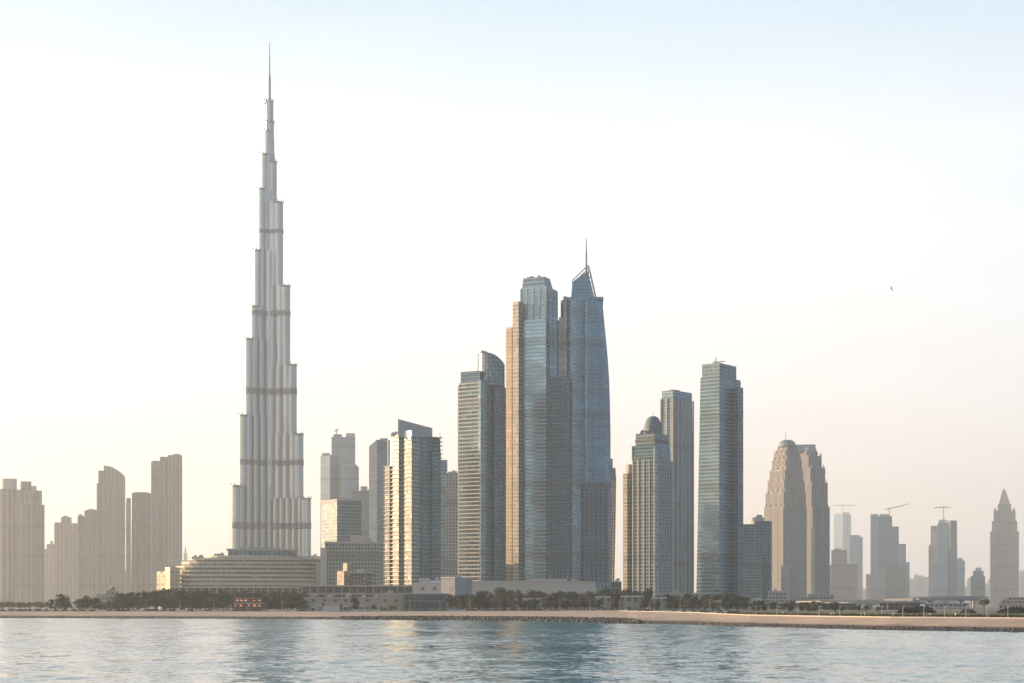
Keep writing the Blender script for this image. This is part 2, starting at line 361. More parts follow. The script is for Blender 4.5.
# riprap rocks along the waterline
mb = MB()
def rock(mb, x, y, z, s):
    a0 = random.uniform(0, 6.28); n = 6; top = []
    ring = [(x + s * random.uniform(.7, 1.2) * math.cos(a0 + 6.283 * i / n), y + s * random.uniform(.7, 1.2) * math.sin(a0 + 6.283 * i / n)) for i in range(n)]
    ring2 = [(x + (p[0] - x) * .6, y + (p[1] - y) * .6) for p in ring]
    mb.loft([(z - s, ring), (z + s * random.uniform(.0, .3), ring), (z + s * random.uniform(.5, .8), ring2)])
for i in range(5200):
    px = random.uniform(-40, 1064) if i % 2 else random.uniform(340, 640)
    f = random.random(); w0, w1 = interp(px, 1), interp(px, 2)
    if px > 640 or px < 340:
        if i % 3 == 1: continue
    d = w0 + (w1 - w0) * f - 2; s = random.uniform(.35, 1.0) * (1.1 if 340 < px < 640 else .3)
    rock(mb, shx(px, d), d, f * 1.1 + .1, s)
tag(mb.build('rocks', [rock_m]), kind='stuff', label='dark wet riprap rocks along the waterline', cat='rocks')

# promenade path, lawn and road, each a sheet a few mm above the ground
def strip(name, mat, off0, off1, p0, p1, z, d1=None, mb=None):
    mb = mb or MB(); px = p0; st = 6
    while px < p1:
        q = min(px + st, p1); a0, a1 = interp(px, 3), interp(q, 3)
        e0, e1 = (a0 + off1, a1 + off1) if d1 is None else (d1, d1)
        mb.face([(shx(px, a0 + off0), a0 + off0, z), (shx(q, a1 + off0), a1 + off0, z), (shx(q, e1), e1, z), (shx(px, e0), e0, z)]); px = q
    return tag(mb.build(name, [mat]), kind='structure')
strip('promenade', path_m, 1, 12, -300, 1300, GZ + .012)
strip('lawn', grass_m, 14, 0, 735, 1500, GZ + .008, 1150)
strip('road', asph_m, 30, 40, -300, 730, GZ + .016)
# low kerb along the top of the beach
mb = MB(); px = -300
while px < 1300:
    a0, a1 = interp(px, 3), interp(px + 10, 3)
    q = [(shx(px, a0), a0), (shx(px + 10, a1), a1), (shx(px + 10, a1 + .6), a1 + .6), (shx(px, a0 + .6), a0 + .6)]
    mb.prism(q, GZ - .3, GZ + .35, True); px += 10
tag(mb.build('promenade_kerb', [concrete]), label='low pale kerb wall running along the top of the beach', cat='wall')

# ------------------------------------------------------------------ the tallest tower
def stepped_spire():
    d = 2520; T = Tower('stepped_spire_tower', 'tallest silver tower, stepped tubes narrowing to a needle spire, behind the curved low mall', 269.5, d)
    k = T.k
    m, t, b = newmat('silver_curtain_wall')
    uv = t.nodes.new('ShaderNodeUVMap'); sp = t.nodes.new('ShaderNodeSeparateXYZ'); t.links.new(uv.outputs[0], sp.inputs[0])
    fv = math_(t, 'FRACT', math_(t, 'DIVIDE', sp.outputs[1], 4.0)); fu = math_(t, 'FRACT', math_(t, 'DIVIDE', sp.outputs[0], 1.5))
    mk = math_(t, 'ADD', math_(t, 'MULTIPLY', math_(t, 'LESS_THAN', fv, .3), .3), math_(t, 'MULTIPLY', math_(t, 'LESS_THAN', fu, .3), .5))
    ns = t.nodes.new('ShaderNodeTexNoise'); ns.inputs['Scale'].default_value = .03; t.links.new(uv.outputs[0], ns.inputs['Vector'])
    c1 = mixc(t, ns.outputs[0], (.21, .245, .26), (.35, .37, .38)); 
    t.links.new(mixc(t, mk, c1, (.52, .54, .55)), b.inputs['Base Color'])
    b.inputs['Metallic'].default_value = .85; b.inputs['Roughness'].default_value = .2
    wall = m
    band_m = plain('mechanical_louvre', (.17, .185, .20), .45, .5, .3, .3)
    zt = lambda y: T.Z(y)
    # ends of the three wings: (reach from the axis in px, row of its top)
    left = [(38.3, 487), (31, 417), (25.2, 341), (19.3, 308), (16.2, 252), (11.8, 190), (8.8, 155), (5.4, 131), (3.4, 101)]
    right = [(40.8, 499), (33.5, 435), (27, 366), (20.6, 287), (13.6, 203), (7.4, 162), (4.6, 122), (2.3, 101)]
    back = [(42, 520), (35, 460), (28, 390), (21, 325), (15, 228), (8, 175), (5, 140)]
    def wing_plan(L, hw, nose, nb):
        """lobed wing outline along +x from the axis"""
        side = []
        step = (L - nose) / nb; M = 7
        for i in range(nb):
            for j in range(M):
                u = i + j / M; x = step * u; wdt = hw - (hw - nose) * (u / nb)
                side.append((x, wdt + 4.2 * math.sin(math.pi * j / M) ** .6 - 3.2))
        nose_pts = [(L - nose + nose * math.sin(a), nose * math.cos(a)) for a in [math.pi * i / 10 for i in range(11)]]
        return ccw(side + nose_pts + [(x, -y) for x, y in reversed(side)])
    for wname, tiers, ang, sgn in (('wing', left, 180 + 32, 1), ('wing', right, -32, 1), ('wing', back, 92, 1)):
        mb = MB(); subs = []; ca, sa = math.cos(R(ang)), math.sin(R(ang)); prev = GZ - .5
        for i, (reach, y) in enumerate(tiers):
            nose = max(2.2, 8.8 - .45 * i); hw = max(3.0, 12.5 - 1.0 * i)
            L = reach * k
            proj = abs(ca) if abs(ca) > .3 else .85
            L = (reach * k - nose * (1 - proj)) / proj
            nb = max(1, round((L - nose) / 11))
            pl = [(x * ca - y_ * sa, x * sa + y_ * ca) for x, y_ in wing_plan(max(L, nose * 1.05), hw, nose, nb)]
            mb.loft([(prev, pl), (zt(y), pl)])
            # set-back terrace: parapet with stubby posts
            nx, ny = (L - nose) * ca, (L - nose) * sa
            pr = [(nx + (nose + .25) * math.cos(2 * math.pi * j / 14), ny + (nose + .25) * math.sin(2 * math.pi * j / 14)) for j in range(14)]
            cp = MB(); subs.append(('terrace_parapet', cp)); cp.prism(pr, zt(y) - 3, zt(y) - .4, True)
            for j in range(0, 14, 2): cp.box(pr[j][0] - .5, pr[j][0] + .5, pr[j][1] - .5, pr[j][1] + .5, zt(y) - .4, zt(y) + 2.6)
            for by0, by1 in ((523.5, 530), (461, 466.5), (390, 396), (312.5, 317.5), (231, 234.5)):
                z0, z1 = zt(by1), zt(by0)
                if prev < z0 and z1 < zt(y):
                    q = outset(pl, .35); bd = MB(); bd.loft([(z0, q), (z1, q)], True); subs.append(('mechanical_band', bd))
            prev = zt(y)
        wo_ = mb.build(wname, [wall, band_m], T.root); [q_.build(n_, [band_m], wo_) for n_, q_ in subs]
    def circ(r, n=16, x=0, y=0): return [(x + r * math.cos(2 * math.pi * i / n), y + r * math.sin(2 * math.pi * i / n)) for i in range(n)]
    mb = MB(); h = GZ
    for r, y in ((13, 252), (10.2, 190), (8.2, 155), (6.2, 122)): mb.loft([(h, circ(r)), (zt(y), circ(r))]); h = zt(y)
    mb.build('core', [wall, band_m], T.root)
    mb = MB()
    for r, r2, y in ((3.6, 3.3, 101), (2.2, 2.0, 76), (1.3, 1.05, 60), (.9, .5, 42)): mb.loft([(h, circ(r, 10)), (zt(y), circ(r2, 10))]); h = zt(y)
    mb.build('spire', [plain('spire_steel', (.2, .25, .30), .5, .4)], T.root)
stepped_spire()

# ------------------------------------------------------------------ left cluster in the warm haze
def tan(i): return facade('tan_storeys_%d' % i, (.045, .045, .05), [(.36, .31, .26), (.40, .36, .31), (.33, .28, .24)][i], 3.4, [3.2, 2.6, 4][i], [.3, .36, .33][i], .25, .15, .3, .3, .7, (12, .3) if i != 1 else (9, .2))
LG = 'hazy tan towers at the left end of the skyline'
T = Tower('apartment_tower', 'broad tan twin-shaft tower at the left edge with a round drum on its roof', 20, 3750, group=LG)
T.part('shaft', T.oval(-1, 17, 30, 4, p=.7), 489, None, tan(0)); T.part('shaft', T.rect(15.5, 34, 30, 0), 489.5, None, tan(1))
T.part('bay', T.oval(20, 37.5, 14, -5, p=.6), 504, None, tan(2)); T.part('side_wing', T.rect(33, 41.2, 24, 6), 490, None, tan(0)); T.part('side_wing', T.rect(40, 43.8, 20, 9), 504, None, tan(1))
T.part('roof_drum', T.oval(2.5, 17, 20, 7), 478.5, 489, concrete); T.part('roof_block', T.rect(20.5, 31, 16, 6), 481, 489.6, tan(2)); T.plant(29, 36, 485.5, 490); T.slabs('roof_ledge', T.rect(15.3, 34.2, 30.4, -.2), 490.5, 491, 9, 1.2, .8, concrete)
T = Tower('apartment_tower', 'faint slim tower half hidden right of the left-edge tower', 48, 5000, group=LG)
T.part('shaft', T.rect(43, 55, 40), 549, None, tan(1)); T.part('crown', T.rect(46.5, 54, 30, 5), 544, 549, tan(0)); T.plant(50, 53, 541, 544)
T = Tower('apartment_tower', 'mid-height tan slab tower with a small square penthouse, third from left', 66, 4500, group=LG)
T.part('shaft', T.rect(54.6, 66, 35), 522.5, None, tan(0)); T.part('shaft', T.rect(66, 79, 35, 3), 523, None, tan(1)); T.part('penthouse', T.rect(61, 71.5, 20, 5), 517, 522.6, tan(2)); T.plant(63, 68, 515.6, 517)
T = Tower('apartment_tower', 'mid-height tan tower with stepped left shoulder beside the curved-top tower', 88, 3875, group=LG)
T.part('shaft', T.rect(84.5, 99, 35), 510.5, None, tan(1)); T.part('shoulder', T.rect(77.8, 84.5, 32, 4), 516, None, tan(0)); T.plant(78.5, 83, 514.5, 516); T.plant(87, 96, 509, 510.5)
T = Tower('curved_top_tower', 'tall tan tower whose roof curves down to the right, left of the flat grey tower', 111, 3875, group=LG)
n = 9; arc = [(T.X(104 + 20.5 * i / n), T.Z(465.5 + 10.5 * (i / n) ** 2)) for i in range(n + 1)]
mb = MB()
for (xa, za), (xb, zb) in zip(arc, arc[1:]):
    mb.face([(xa, 0, T.Z(486)), (xb, 0, T.Z(486)), (xb, 0, zb), (xa, 0, za)], 0, [(xa, T.Z(486)), (xb, T.Z(486)), (xb, zb), (xa, za)])
    mb.face([(xb, 34, T.Z(486)), (xa, 34, T.Z(486)), (xa, 34, za), (xb, 34, zb)], 0, [(xa, T.Z(486)), (xb, T.Z(486)), (xb, zb), (xa, za)])
    mb.face([(xa, 0, za), (xb, 0, zb), (xb, 34, zb), (xa, 34, za)], 1)
mb.face([(arc[-1][0], 0, T.Z(486)), (arc[-1][0], 34, T.Z(486)), (arc[-1][0], 34, arc[-1][1]), (arc[-1][0], 0, arc[-1][1])])
mb.face([(arc[0][0], 34, T.Z(486)), (arc[0][0], 0, T.Z(486)), (arc[0][0], 0, arc[0][1]), (arc[0][0], 34, arc[0][1])])
mb.build('curved_crown', [tan(1), roofm], T.root)
T.part('shaft', T.rect(104, 124.5, 34), 486, None, tan(1)); T.part('side_wing', T.rect(97, 104, 28, 4), 483, None, tan(0)); T.part('shoulder', T.rect(98.6, 104, 22, 6), 470.5, 483, tan(0)); T.fins('fins', T.rect(104, 124.5, 34), 478, None, 6, 1.2, .8, plain('tan_concrete', (.38, .34, .29), .8))
T = Tower('glass_slab_tower', 'flat grey glass-fronted tower with a slanted left shoulder, left of the twin-stepped tower', 138, 3937, group=LG)
T.part('shaft', T.rect(131, 151, 34), 493, None, facade('grey_glass_a', (.15, .17, .18), (.3, .29, .27), 3.5, 3, .25, .2, .6, .2), topo=T.rect(132, 151, 34))
T.part('side_wing', T.rect(126.3, 131, 30, 3), 503, None, facade('grey_glass_b', (.25, .26, .26), (.42, .4, .37), 3.5, 2, .3, .2, .4, .3)); T.part('shoulder', T.rect(126.6, 131, 26, 4), 498, 503, tan(1)); T.plant(134, 148, 491.8, 493)
T = Tower('apartment_tower', 'tallest tan tower at left, notched flat top, immediately left of mall', 167, 3812, group=LG)
T.part('shaft', T.rect(152, 168, 34), 461, None, tan(2)); T.part('shaft', T.rect(168, 182, 34, -2), 455, None, tan(1)); T.part('low_wing', T.rect(151, 158, 8, -8.5), 503, None, tan(0))
T.part('roof_block', T.rect(160, 168, 20, 4), 456.5, 461, tan(2)); T.plant(173, 180, 453.4, 455); T.fins('fins', T.rect(152, 168, 34), 462, None, 7, 1.5, 1, plain('tan_concrete', (.38, .34, .29), .8)); T.mast(155.5, 458, 461, .6)
T = Tower('distant_spire_tower', 'tiny faint spired tower on the horizon between tan tower and mall', 185.5, 8000)
T.part('shaft', T.rect(182.5, 188.5, 30), 560, None, tan(1)); T.part('crown', T.rect(183.6, 187.4, 20, 5), 553, 560, tan(0)); T.part('crown_step', T.rect(184.6, 186.4, 10, 9), 548, 553, tan(0)); T.mast(185.5, 543.5, 548, 1.5)
for i, (a, b, y, lab) in enumerate(((189, 201, 566, 'faint far low block just right of the tiny spired tower'), (201, 216, 560, 'faint far stepped block above the left end of the mall roof'), (216, 231, 565, 'faint far block just left of the tallest tower'), (311, 322, 556, 'hazy low block in the gap right of the tallest tower'), (122.5, 128, 572, 'sliver of a low block between curved-top and flat grey towers'))):
    T = Tower('distant_block', lab, (a + b) / 2, 7000 if i < 3 else 5000, 'building', 'faint low blocks on the horizon')
    T.part('body', T.rect(a, b, 40), y, None, tan(i % 3)); T.plant(a + 2, a + 6, y - 2, y)

tc_ = plain('tan_concrete', (.38, .34, .29), .8)
for o_ in [o for o in bpy.data.objects if o.get('group') == LG]:
    for c in [c for c in o_.children if c.name.startswith('shaft')][:2]:
        vs = [v.co for v in c.data.vertices]; x0, x1 = min(v.x for v in vs), max(v.x for v in vs); y0 = min(v.y for v in vs); z1 = max(v.z for v in vs)
        for i, f in enumerate((.22, .5, .78)):                     # stacked balconies standing out of the front
            if x1 - x0 < 12: continue
            mb = MB(); x = x0 + (x1 - x0) * f; z = 20
            rg_ = []; bo = [(x - 1.9, y0 - 1.7), (x + 1.9, y0 - 1.7), (x + 1.9, y0 + .1), (x - 1.9, y0 + .1)]; bi = [(x - 1.7, y0 - .35), (x + 1.7, y0 - .35), (x + 1.7, y0 + .1), (x - 1.7, y0 + .1)]
            while z < z1 - 8: rg_ += [(z, bo), (z + 1.3, bo), (z + 1.31, bi), (z + 3.39, bi)]; z += 3.4
            mb.loft(rg_, True)
            mb.build('balcony_slabs', tc_, o_)
# ------------------------------------------------------------------ centre-left cluster
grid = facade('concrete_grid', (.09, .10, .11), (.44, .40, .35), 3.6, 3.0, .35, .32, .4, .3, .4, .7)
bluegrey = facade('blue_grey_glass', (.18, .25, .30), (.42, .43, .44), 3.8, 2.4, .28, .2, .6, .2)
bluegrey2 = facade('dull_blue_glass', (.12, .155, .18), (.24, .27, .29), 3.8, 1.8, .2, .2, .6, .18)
T = Tower('stepped_glass_tower', 'hazy blue-grey tower of three stepped shafts with a small crane, right of the tallest tower', 340, 3600)
T.part('shaft', T.rb(320.5, 330, 340.5, 40), 455, None, bluegrey); T.part('shaft', T.rect(331.5, 355.3, 30, 20), 436, None, facade('hazy_white_grid', (.2, .23, .25), (.45, .44, .42), 3.8, 4, .35, .3, .4, .3))
T.part('shaft', T.oval(340, 359, 24, 2, p=.6), 466, None, bluegrey); T.part('crown', T.rect(333.5, 342, 20, 24), 433, 436, bluegrey); T.part('crown', T.rect(346, 355, 22, 22), 432, 436, concrete); T.plant(343, 357, 464, 466); T.plant(322, 330, 453, 455)
crane(335.5, 3600, 433, 430, 333, 338, 'small crane on the roof of the hazy stepped tower right of the tallest tower', slope=.9, front=24)
T = Tower('office_tower', 'grey hazy tower with a rounded roof cap between stepped tower and slanted blue tower', 363, 2900)
T.part('shaft', T.rect(352, 374.5, 30), 491, None, facade('grey_ribbed', (.16, .18, .19), (.36, .35, .33), 3.8, 2.2, .2, .4, .4, .3)); T.part('roof_cap', T.oval(359, 367.5, 12, 6), 486, 491, concrete); T.plant(368, 373, 489, 491)
T = Tower('slanted_roof_tower', 'dull blue glass tower with a cut-off slanted top corner behind the golden tower', 380, 2700)
p = T.rb(369, 377, 392, 35); mb = MB(); z0 = GZ - .5; P = ccw(p)
zt_ = [T.Z(446) if x < T.X(373) else T.Z(439.5) for x, y in P]; per = 0
for i in range(4):
    j = (i + 1) % 4; L = math.dist(P[i], P[j])
    mb.face([(*P[i], z0), (*P[j], z0), (*P[j], zt_[j]), (*P[i], zt_[i])], 0, [(per, z0), (per + L, z0), (per + L, zt_[j]), (per, zt_[i])]); per += L
mb.face([(*P[i], zt_[i]) for i in range(4)], 1); mb.build('shaft', [bluegrey2, roofm], T.root); T.plant(380, 388, 437.5, 440, 10, 14)
T = Tower('office_block', 'square office block with sunlit left side and grey gridded front, below the hazy stepped tower', 337, 1750, 'building')
T.part('body', T.rb(321, 337, 361.5, 62), 500.5, None, facade('office_grid', (.10, .12, .14), (.40, .37, .33), 3.4, 2.2, .45, .25, .4, .3)); T.part('roof_band', outset(T.rb(321, 337, 361.5, 62), .6), 499, 500.6, concrete); T.plant(340, 352, 497.5, 499, 10, 12)
T = Tower('office_block', 'long low gridded concrete block with a pale penthouse left of the golden tower', 350, 1600, 'building')
T.part('body', T.rect(325, 385, 40), 543, None, grid); T.part('penthouse', T.rect(350, 364, 16, 6), 535, 543, concrete); T.part('roof_band', T.rect(324.6, 385.4, 41, -.5), 541.6, 543.4, concrete); T.plant(366, 372, 540, 541.6); T.part('stair_tower', T.rect(320.5, 327, 18, -2), 548, None, concrete)

# golden tower
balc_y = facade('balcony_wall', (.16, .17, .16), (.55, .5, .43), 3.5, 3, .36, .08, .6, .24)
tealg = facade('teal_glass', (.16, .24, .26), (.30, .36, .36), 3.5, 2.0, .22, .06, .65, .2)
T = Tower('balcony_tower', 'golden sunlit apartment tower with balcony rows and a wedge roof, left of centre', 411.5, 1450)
P = T.rb(388.5, 411.5, 439.5, 53)
T.part('shaft', P, 436, None, tealg)
T.part('corner_bay', T.rb(405, 411.6, 418, 48, -2.2), 439, None, balc_y)
T.part('sun_bay', T.rb(392.5, 398.5, 403.5, 50, 9.5), 434, None, balc_y)
T.part('low_wing', T.rb(384.6, 389.5, 397, 45, 17), 465, None, balc_y)
T.part('low_wing', T.rb(424, 432.6, 441.2, 52, 9.5), 450, None, tealg)
bm = plain('balcony_edge', (.52, .48, .42), .6)
T.slabs('balcony_slabs', T.rb(384.3, 389.5, 397, 45, 16.6), 465, None, 3.5, .8, .5, bm)
T.slabs('balcony_slabs', T.rb(405, 411.6, 418, 48, -2.4), 440, None, 3.5, .7, .9, bm)
T.slabs('balcony_slabs', T.rb(391.5, 398.5, 403.5, 50, 8.8), 436, None, 3.5, .8, .9, bm)
T.slabs('balcony_slabs', T.rb(427, 434, 441.8, 52, 9), 436, None, 3.5, 1, .6, plain('grey_balcony_edge', (.3, .32, .33), .6))
mb = MB(); x0, x1 = T.X(398), T.X(432.5); z0 = T.Z(436); q = [(x0, 8), (x1, 8), (x1, 30), (x0, 30)]; zz = [T.Z(418), T.Z(427), T.Z(427), T.Z(418)]
for i in range(4):
    j = (i + 1) % 4; mb.face([(*q[i], z0), (*q[j], z0), (*q[j], zz[j]), (*q[i], zz[i])])
mb.face([(*q[i], zz[i]) for i in range(4)]); mb.build('wedge_crown', plain('blue_grey_panel', (.26, .29, .31), .45, .3), T.root)
T.part('penthouse', T.rb(402, 411.5, 428, 45, 1.5), 430, 436, plain('pale_panel', (.4, .43, .46), .4, .4)); T.fins('facade_piers', P, 437, None, 6, 1, .8, plain('teal_pier', (.16, .23, .24), .5)); T.plant(391, 397, 431.5, 434.5, 8, 14)
T.mast(440.5, 430, 437, .35, 20)

T = Tower('apartment_tower', 'pale concrete gridded tower peeping out right of the golden tower', 452, 1800)
T.part('shaft', T.rect(445.5, 461, 30), 473, None, facade('pink_grid', (.1, .1, .1), (.42, .37, .33), 3.4, 3.2, .4, .4, .3, .3)); T.part('side_wing', T.rect(439, 447.3, 22, 12), 459, None, bluegrey); T.plant(448, 457, 471, 473)

# curved-roof tower
pale_balc = facade('pale_balcony_wall', (.13, .16, .17), (.46, .45, .42), 3.5, 3.4, .3, .06, .65, .2)
darkglass = facade('dark_teal_glass', (.10, .14, .16), (.22, .26, .27), 3.5, 2.6, .16, .22, .6, .2)
T = Tower('curved_roof_tower', 'tower with cream balcony rows and a drum-like curved penthouse, right of the golden tower', 481, 1500)
T.part('shaft', T.rb(458.5, 481, 505.5, 36), 383, None, darkglass)
T.part('front_bay', T.rb(458.8, 481, 486.5, 36, -1.2), 381.5, None, pale_balc)
T.part('corner_strip', T.rb(478.5, 480.6, 485.2, 36, -2.6), 380, None, facade('light_glass_strip', (.35, .42, .43), (.5, .5, .48), 3.5, 6, .2, .08, .6, .25))
T.part('penthouse', T.rb(460.5, 480, 500, 30, 4), 370, 383, bluegrey2)
o = T.oval(477.5, 505, 26, 6, n=24); mb = MB()
tops = [T.Z(351.5 + 10.5 * max(0, (x - T.X(487)) / (T.X(505) - T.X(487))) ** 2) for x, y in o]; base = T.Z(384); per = 0
for i in range(24):
    j = (i + 1) % 24; L = math.dist(o[i], o[j]); mb.face([(*o[i], base), (*o[j], base), (*o[j], tops[j]), (*o[i], tops[i])], 0, [(per, base), (per + L, base), (per + L, tops[j]), (per, tops[i])]); per += L
mb.face([(*o[i], tops[i] - 1.5) for i in range(24)], 1); mb.build('curved_penthouse', [facade('drum_glass', (.19, .21, .23), (.34, .34, .34), 3.5, 2.2, .2, .25, .5, .25), roofm], T.root)
T.slabs('balcony_slabs', T.rb(458.6, 481, 486.6, 36, -1.4), 383, None, 3.5, .8, .6, plain('cream_edge', (.5, .47, .41), .6))
T.slabs('floor_slabs', T.oval(488, 505.6, 22, 10), 384, None, 3.5, .3, .5, plain('grey_edge', (.22, .25, .27), .5))
T.part('round_bay', T.oval(489, 505.4, 20, 11), 383.5, None, darkglass)
T.fins('facade_piers', T.rb(458.5, 481, 505.5, 36), 384, None, 6.5, .8, .8, plain('grey_pier', (.26, .30, .31), .5)); T.plant(480, 488, 350, 354, 8, 12, steel); T.plant(484, 487, 377, 380, 4, -1)

# centre pair
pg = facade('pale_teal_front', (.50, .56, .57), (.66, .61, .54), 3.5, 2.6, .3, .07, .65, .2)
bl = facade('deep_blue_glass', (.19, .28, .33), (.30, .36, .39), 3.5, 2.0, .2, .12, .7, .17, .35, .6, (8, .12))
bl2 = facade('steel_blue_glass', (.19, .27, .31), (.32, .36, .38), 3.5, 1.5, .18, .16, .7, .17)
T = Tower('stepped_apartment_tower', 'very tall pale teal tower with a tapered flat crown, left of the central masted tower', 545, 1580)
T.part('shaft', T.rb(521, 546, 557, 24), 286, None, pg)
T.part('crown', T.rb(522, 545, 553, 24, 1), 276, 286, bluegrey, topo=T.rb(523.2, 544.2, 550, 24, 2))
T.part('front_bay', T.rb(522.5, 546, 549, 24, -2.5), 319, None, pg)
T.part('left_bay', T.rb(512.5, 518.5, 523, 38, 1), 301, None, facade('cream_bay_wall', (.15, .15, .14), (.34, .32, .27), 3.5, 3, .36, .2, .4, .35))
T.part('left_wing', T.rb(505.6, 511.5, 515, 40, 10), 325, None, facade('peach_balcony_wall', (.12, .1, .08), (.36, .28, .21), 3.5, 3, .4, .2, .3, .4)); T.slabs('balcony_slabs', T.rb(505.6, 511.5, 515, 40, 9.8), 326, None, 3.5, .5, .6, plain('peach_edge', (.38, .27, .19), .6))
T.part('right_bay', T.rect(547, 552.3, 20, 7), 289, None, bl); T.part('right_wing', T.rect(551, 557, 22, 12), 298, None, bl2)
T.part('rear_wing', T.rect(555, 561.5, 20, 24), 316, None, bl)
T.part('low_shaft', T.rect(549, 569, 24, 3), 376, None, facade('teal_balcony', (.07, .11, .13), (.2, .25, .27), 3.5, 3.2, .34, .2, .6, .2))
T.slabs('balcony_slabs', T.rb(522.5, 546, 549, 24, -2.7), 320, None, 3.5, .55, .45, plain('teal_edge', (.45, .49, .47), .5))
T.slabs('balcony_slabs', T.rect(551.5, 566, 4, 1.5), 376, None, 3.5, .2, .5, plain('dark_teal_edge', (.2, .25, .27), .5), every=1)
T.fins('facade_piers', T.rb(521, 546, 557, 24), 287, None, 7, .9, .8, plain('pale_teal_pier', (.34, .40, .40), .5)); T.fins('facade_piers', T.rect(549, 569, 24, 3), 377, None, 6, .8, .6, plain('slate_pier', (.14, .19, .21), .5))
T.plant(527, 533, 275, 276.5, 6, 10, steel); T.plant(536, 541, 274.5, 276.5, 6, 12, steel)
T.slabs('roof_ledge', T.rb(520.8, 546, 557.2, 24, -.2), 287, 287, 99, .5, 1, concrete)

T = Tower('masted_tower', 'tallest central tower of dark blue glass, bulging right side, open lattice crown and mast', 588, 1590)
def mr(y, rx, lx=560.5):
    return (y, [(T.X(lx), 12), (T.X(566), 2), (T.X(573), -2), (T.X(588), -4), (T.X(rx - 5), -1), (T.X(rx), 8), (T.X(rx), 30), (T.X(rx - 6), 40), (T.X(566), 40), (T.X(lx), 32)])
rings = [(606.8, 609), (560, 609.6), (520, 610.2), (470, 610.7), (430, 610.6), (400, 610), (380, 609.3), (360, 608.1), (340, 606.3), (320, 604.3), (306, 603), (298, 602.6)]
T.prof('shaft', [mr(y, x) for y, x in rings], bl)
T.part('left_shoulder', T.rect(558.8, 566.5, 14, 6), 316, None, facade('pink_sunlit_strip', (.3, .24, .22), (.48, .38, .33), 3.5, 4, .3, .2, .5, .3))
T.part('ribbed_bay', T.oval(568, 585, 14, -7.5, p=.7), 300, None, bl2); T.part('left_rib', T.rect(563.3, 567, 14, .5), 296, None, bl2)
T.slabs('floor_slabs', T.oval(568, 585, 14, -7.5, p=.7), 300, None, 3.5, .35, .5, plain('slate_edge', (.26, .32, .36), .5))
T.part('low_front', T.rect(583.5, 608, 14, -9.5), 484, None, facade('slate_grid', (.06, .09, .11), (.19, .23, .26), 3.5, 4.5, .16, .22, .6, .2)); T.part('top_ledge', T.rect(564, 603.4, 38, -1), 297, 299.5, plain('slate_panel', (.2, .25, .29), .45, .3))
# slanted crown with lattice
mb = MB(); z = T.Z
q = [(T.X(571), 2), (T.X(594.5), 2), (T.X(594.5), 26), (T.X(571), 26)]; zt4 = [z(280.5), z(270), z(270), z(280.5)]
u = [(T.X(572.5), 5), (T.X(588), 5), (T.X(588), 22), (T.X(572.5), 22)]
per = 0
for i in range(4):
    j = (i + 1) % 4; L = math.dist(q[i], q[j]); mb.face([(*q[i], z(298)), (*q[j], z(298)), (*u[j], zt4[j]), (*u[i], zt4[i])], 0, [(per, z(298)), (per + L, z(298)), (per + L, zt4[j]), (per, zt4[i])]); per += L
mb.face([(*u[i], zt4[i]) for i in range(4)], 1)
mb.build('slanted_crown', [bl2, roofm], T.root)
mb = MB()
for yy in (5, 22):
    A = (T.X(572), yy, z(279.5)); B = (T.X(588.3), yy, z(264)); mb.bar(A, B, .5); mb.bar((T.X(588.3), yy, z(297)), B, .6); mb.bar((T.X(589.8), yy, z(268)), (T.X(596.5), yy, z(298)), .45); mb.bar(B, (T.X(589.8), yy, z(268)), .4)
    for i in range(1, 6):
        f = i / 6; x = T.X(572 + 16.3 * f); mb.bar((x, yy, z(279.5 - 5 * f)), (x, yy, z(279.5 - 15.5 * f)), .25, n=4)
        x2 = T.X(589.8 + 6.7 * f); zz_ = z(268 + 30 * f); mb.bar((x2, yy, zz_), (T.X(588.3), yy, zz_ + 2), .25, n=4)
for f in (0, .33, .66, 1): mb.bar((T.X(572 + 16.3 * f), 5, z(279.5 - 15.5 * f)), (T.X(572 + 16.3 * f), 22, z(279.5 - 15.5 * f)), .3, n=4)
mb.build('lattice_frame', plain('lattice_steel', (.3, .34, .37), .4, .5), T.root)
mb = MB(); mb.bar((T.X(586.3), 13, z(272)), (T.X(586.3), 13, z(251)), 1.1, .85); mb.bar((T.X(586.3), 13, z(251)), (T.X(586.3), 13, z(235.5)), .75, .35)
for y in (262, 256, 250): mb.bar((T.X(585.3), 13, z(y)), (T.X(587.3), 13, z(y)), .3)
mb.build('mast', plain('mast_steel', (.08, .1, .12), .6, .1), T.root)

T = Tower('bulging_slim_tower', 'slim tower with warm sunlit edge half hidden right of the central masted tower', 612, 1850)
T.prof('shaft', [(y, [(T.X(604), 0), (T.X(x), 0), (T.X(x), 24), (T.X(604), 24)]) for y, x in ((607.5, 613.5), (560, 614.8), (520, 615.6), (480, 616.2), (468, 615.5))], facade('warm_shadow_grid', (.12, .13, .14), (.34, .31, .29), 3.5, 2.4, .3, .3, .5, .25))
T.prof('sun_edge', [(y, [(T.X(x), -.2), (T.X(x + 3.2), -2.4), (T.X(x + 4.6), -.2)]) for y, x in ((607, 609.5), (540, 610.3), (480, 611.5))], facade('peach_balcony_wall', (.14,)*3, (.3,)*3))  # peach wedge added to read as a sunlit strip along the edge
T.part('crown', T.rect(607, 612.8, 16, 4), 458.5, 468, bluegrey)

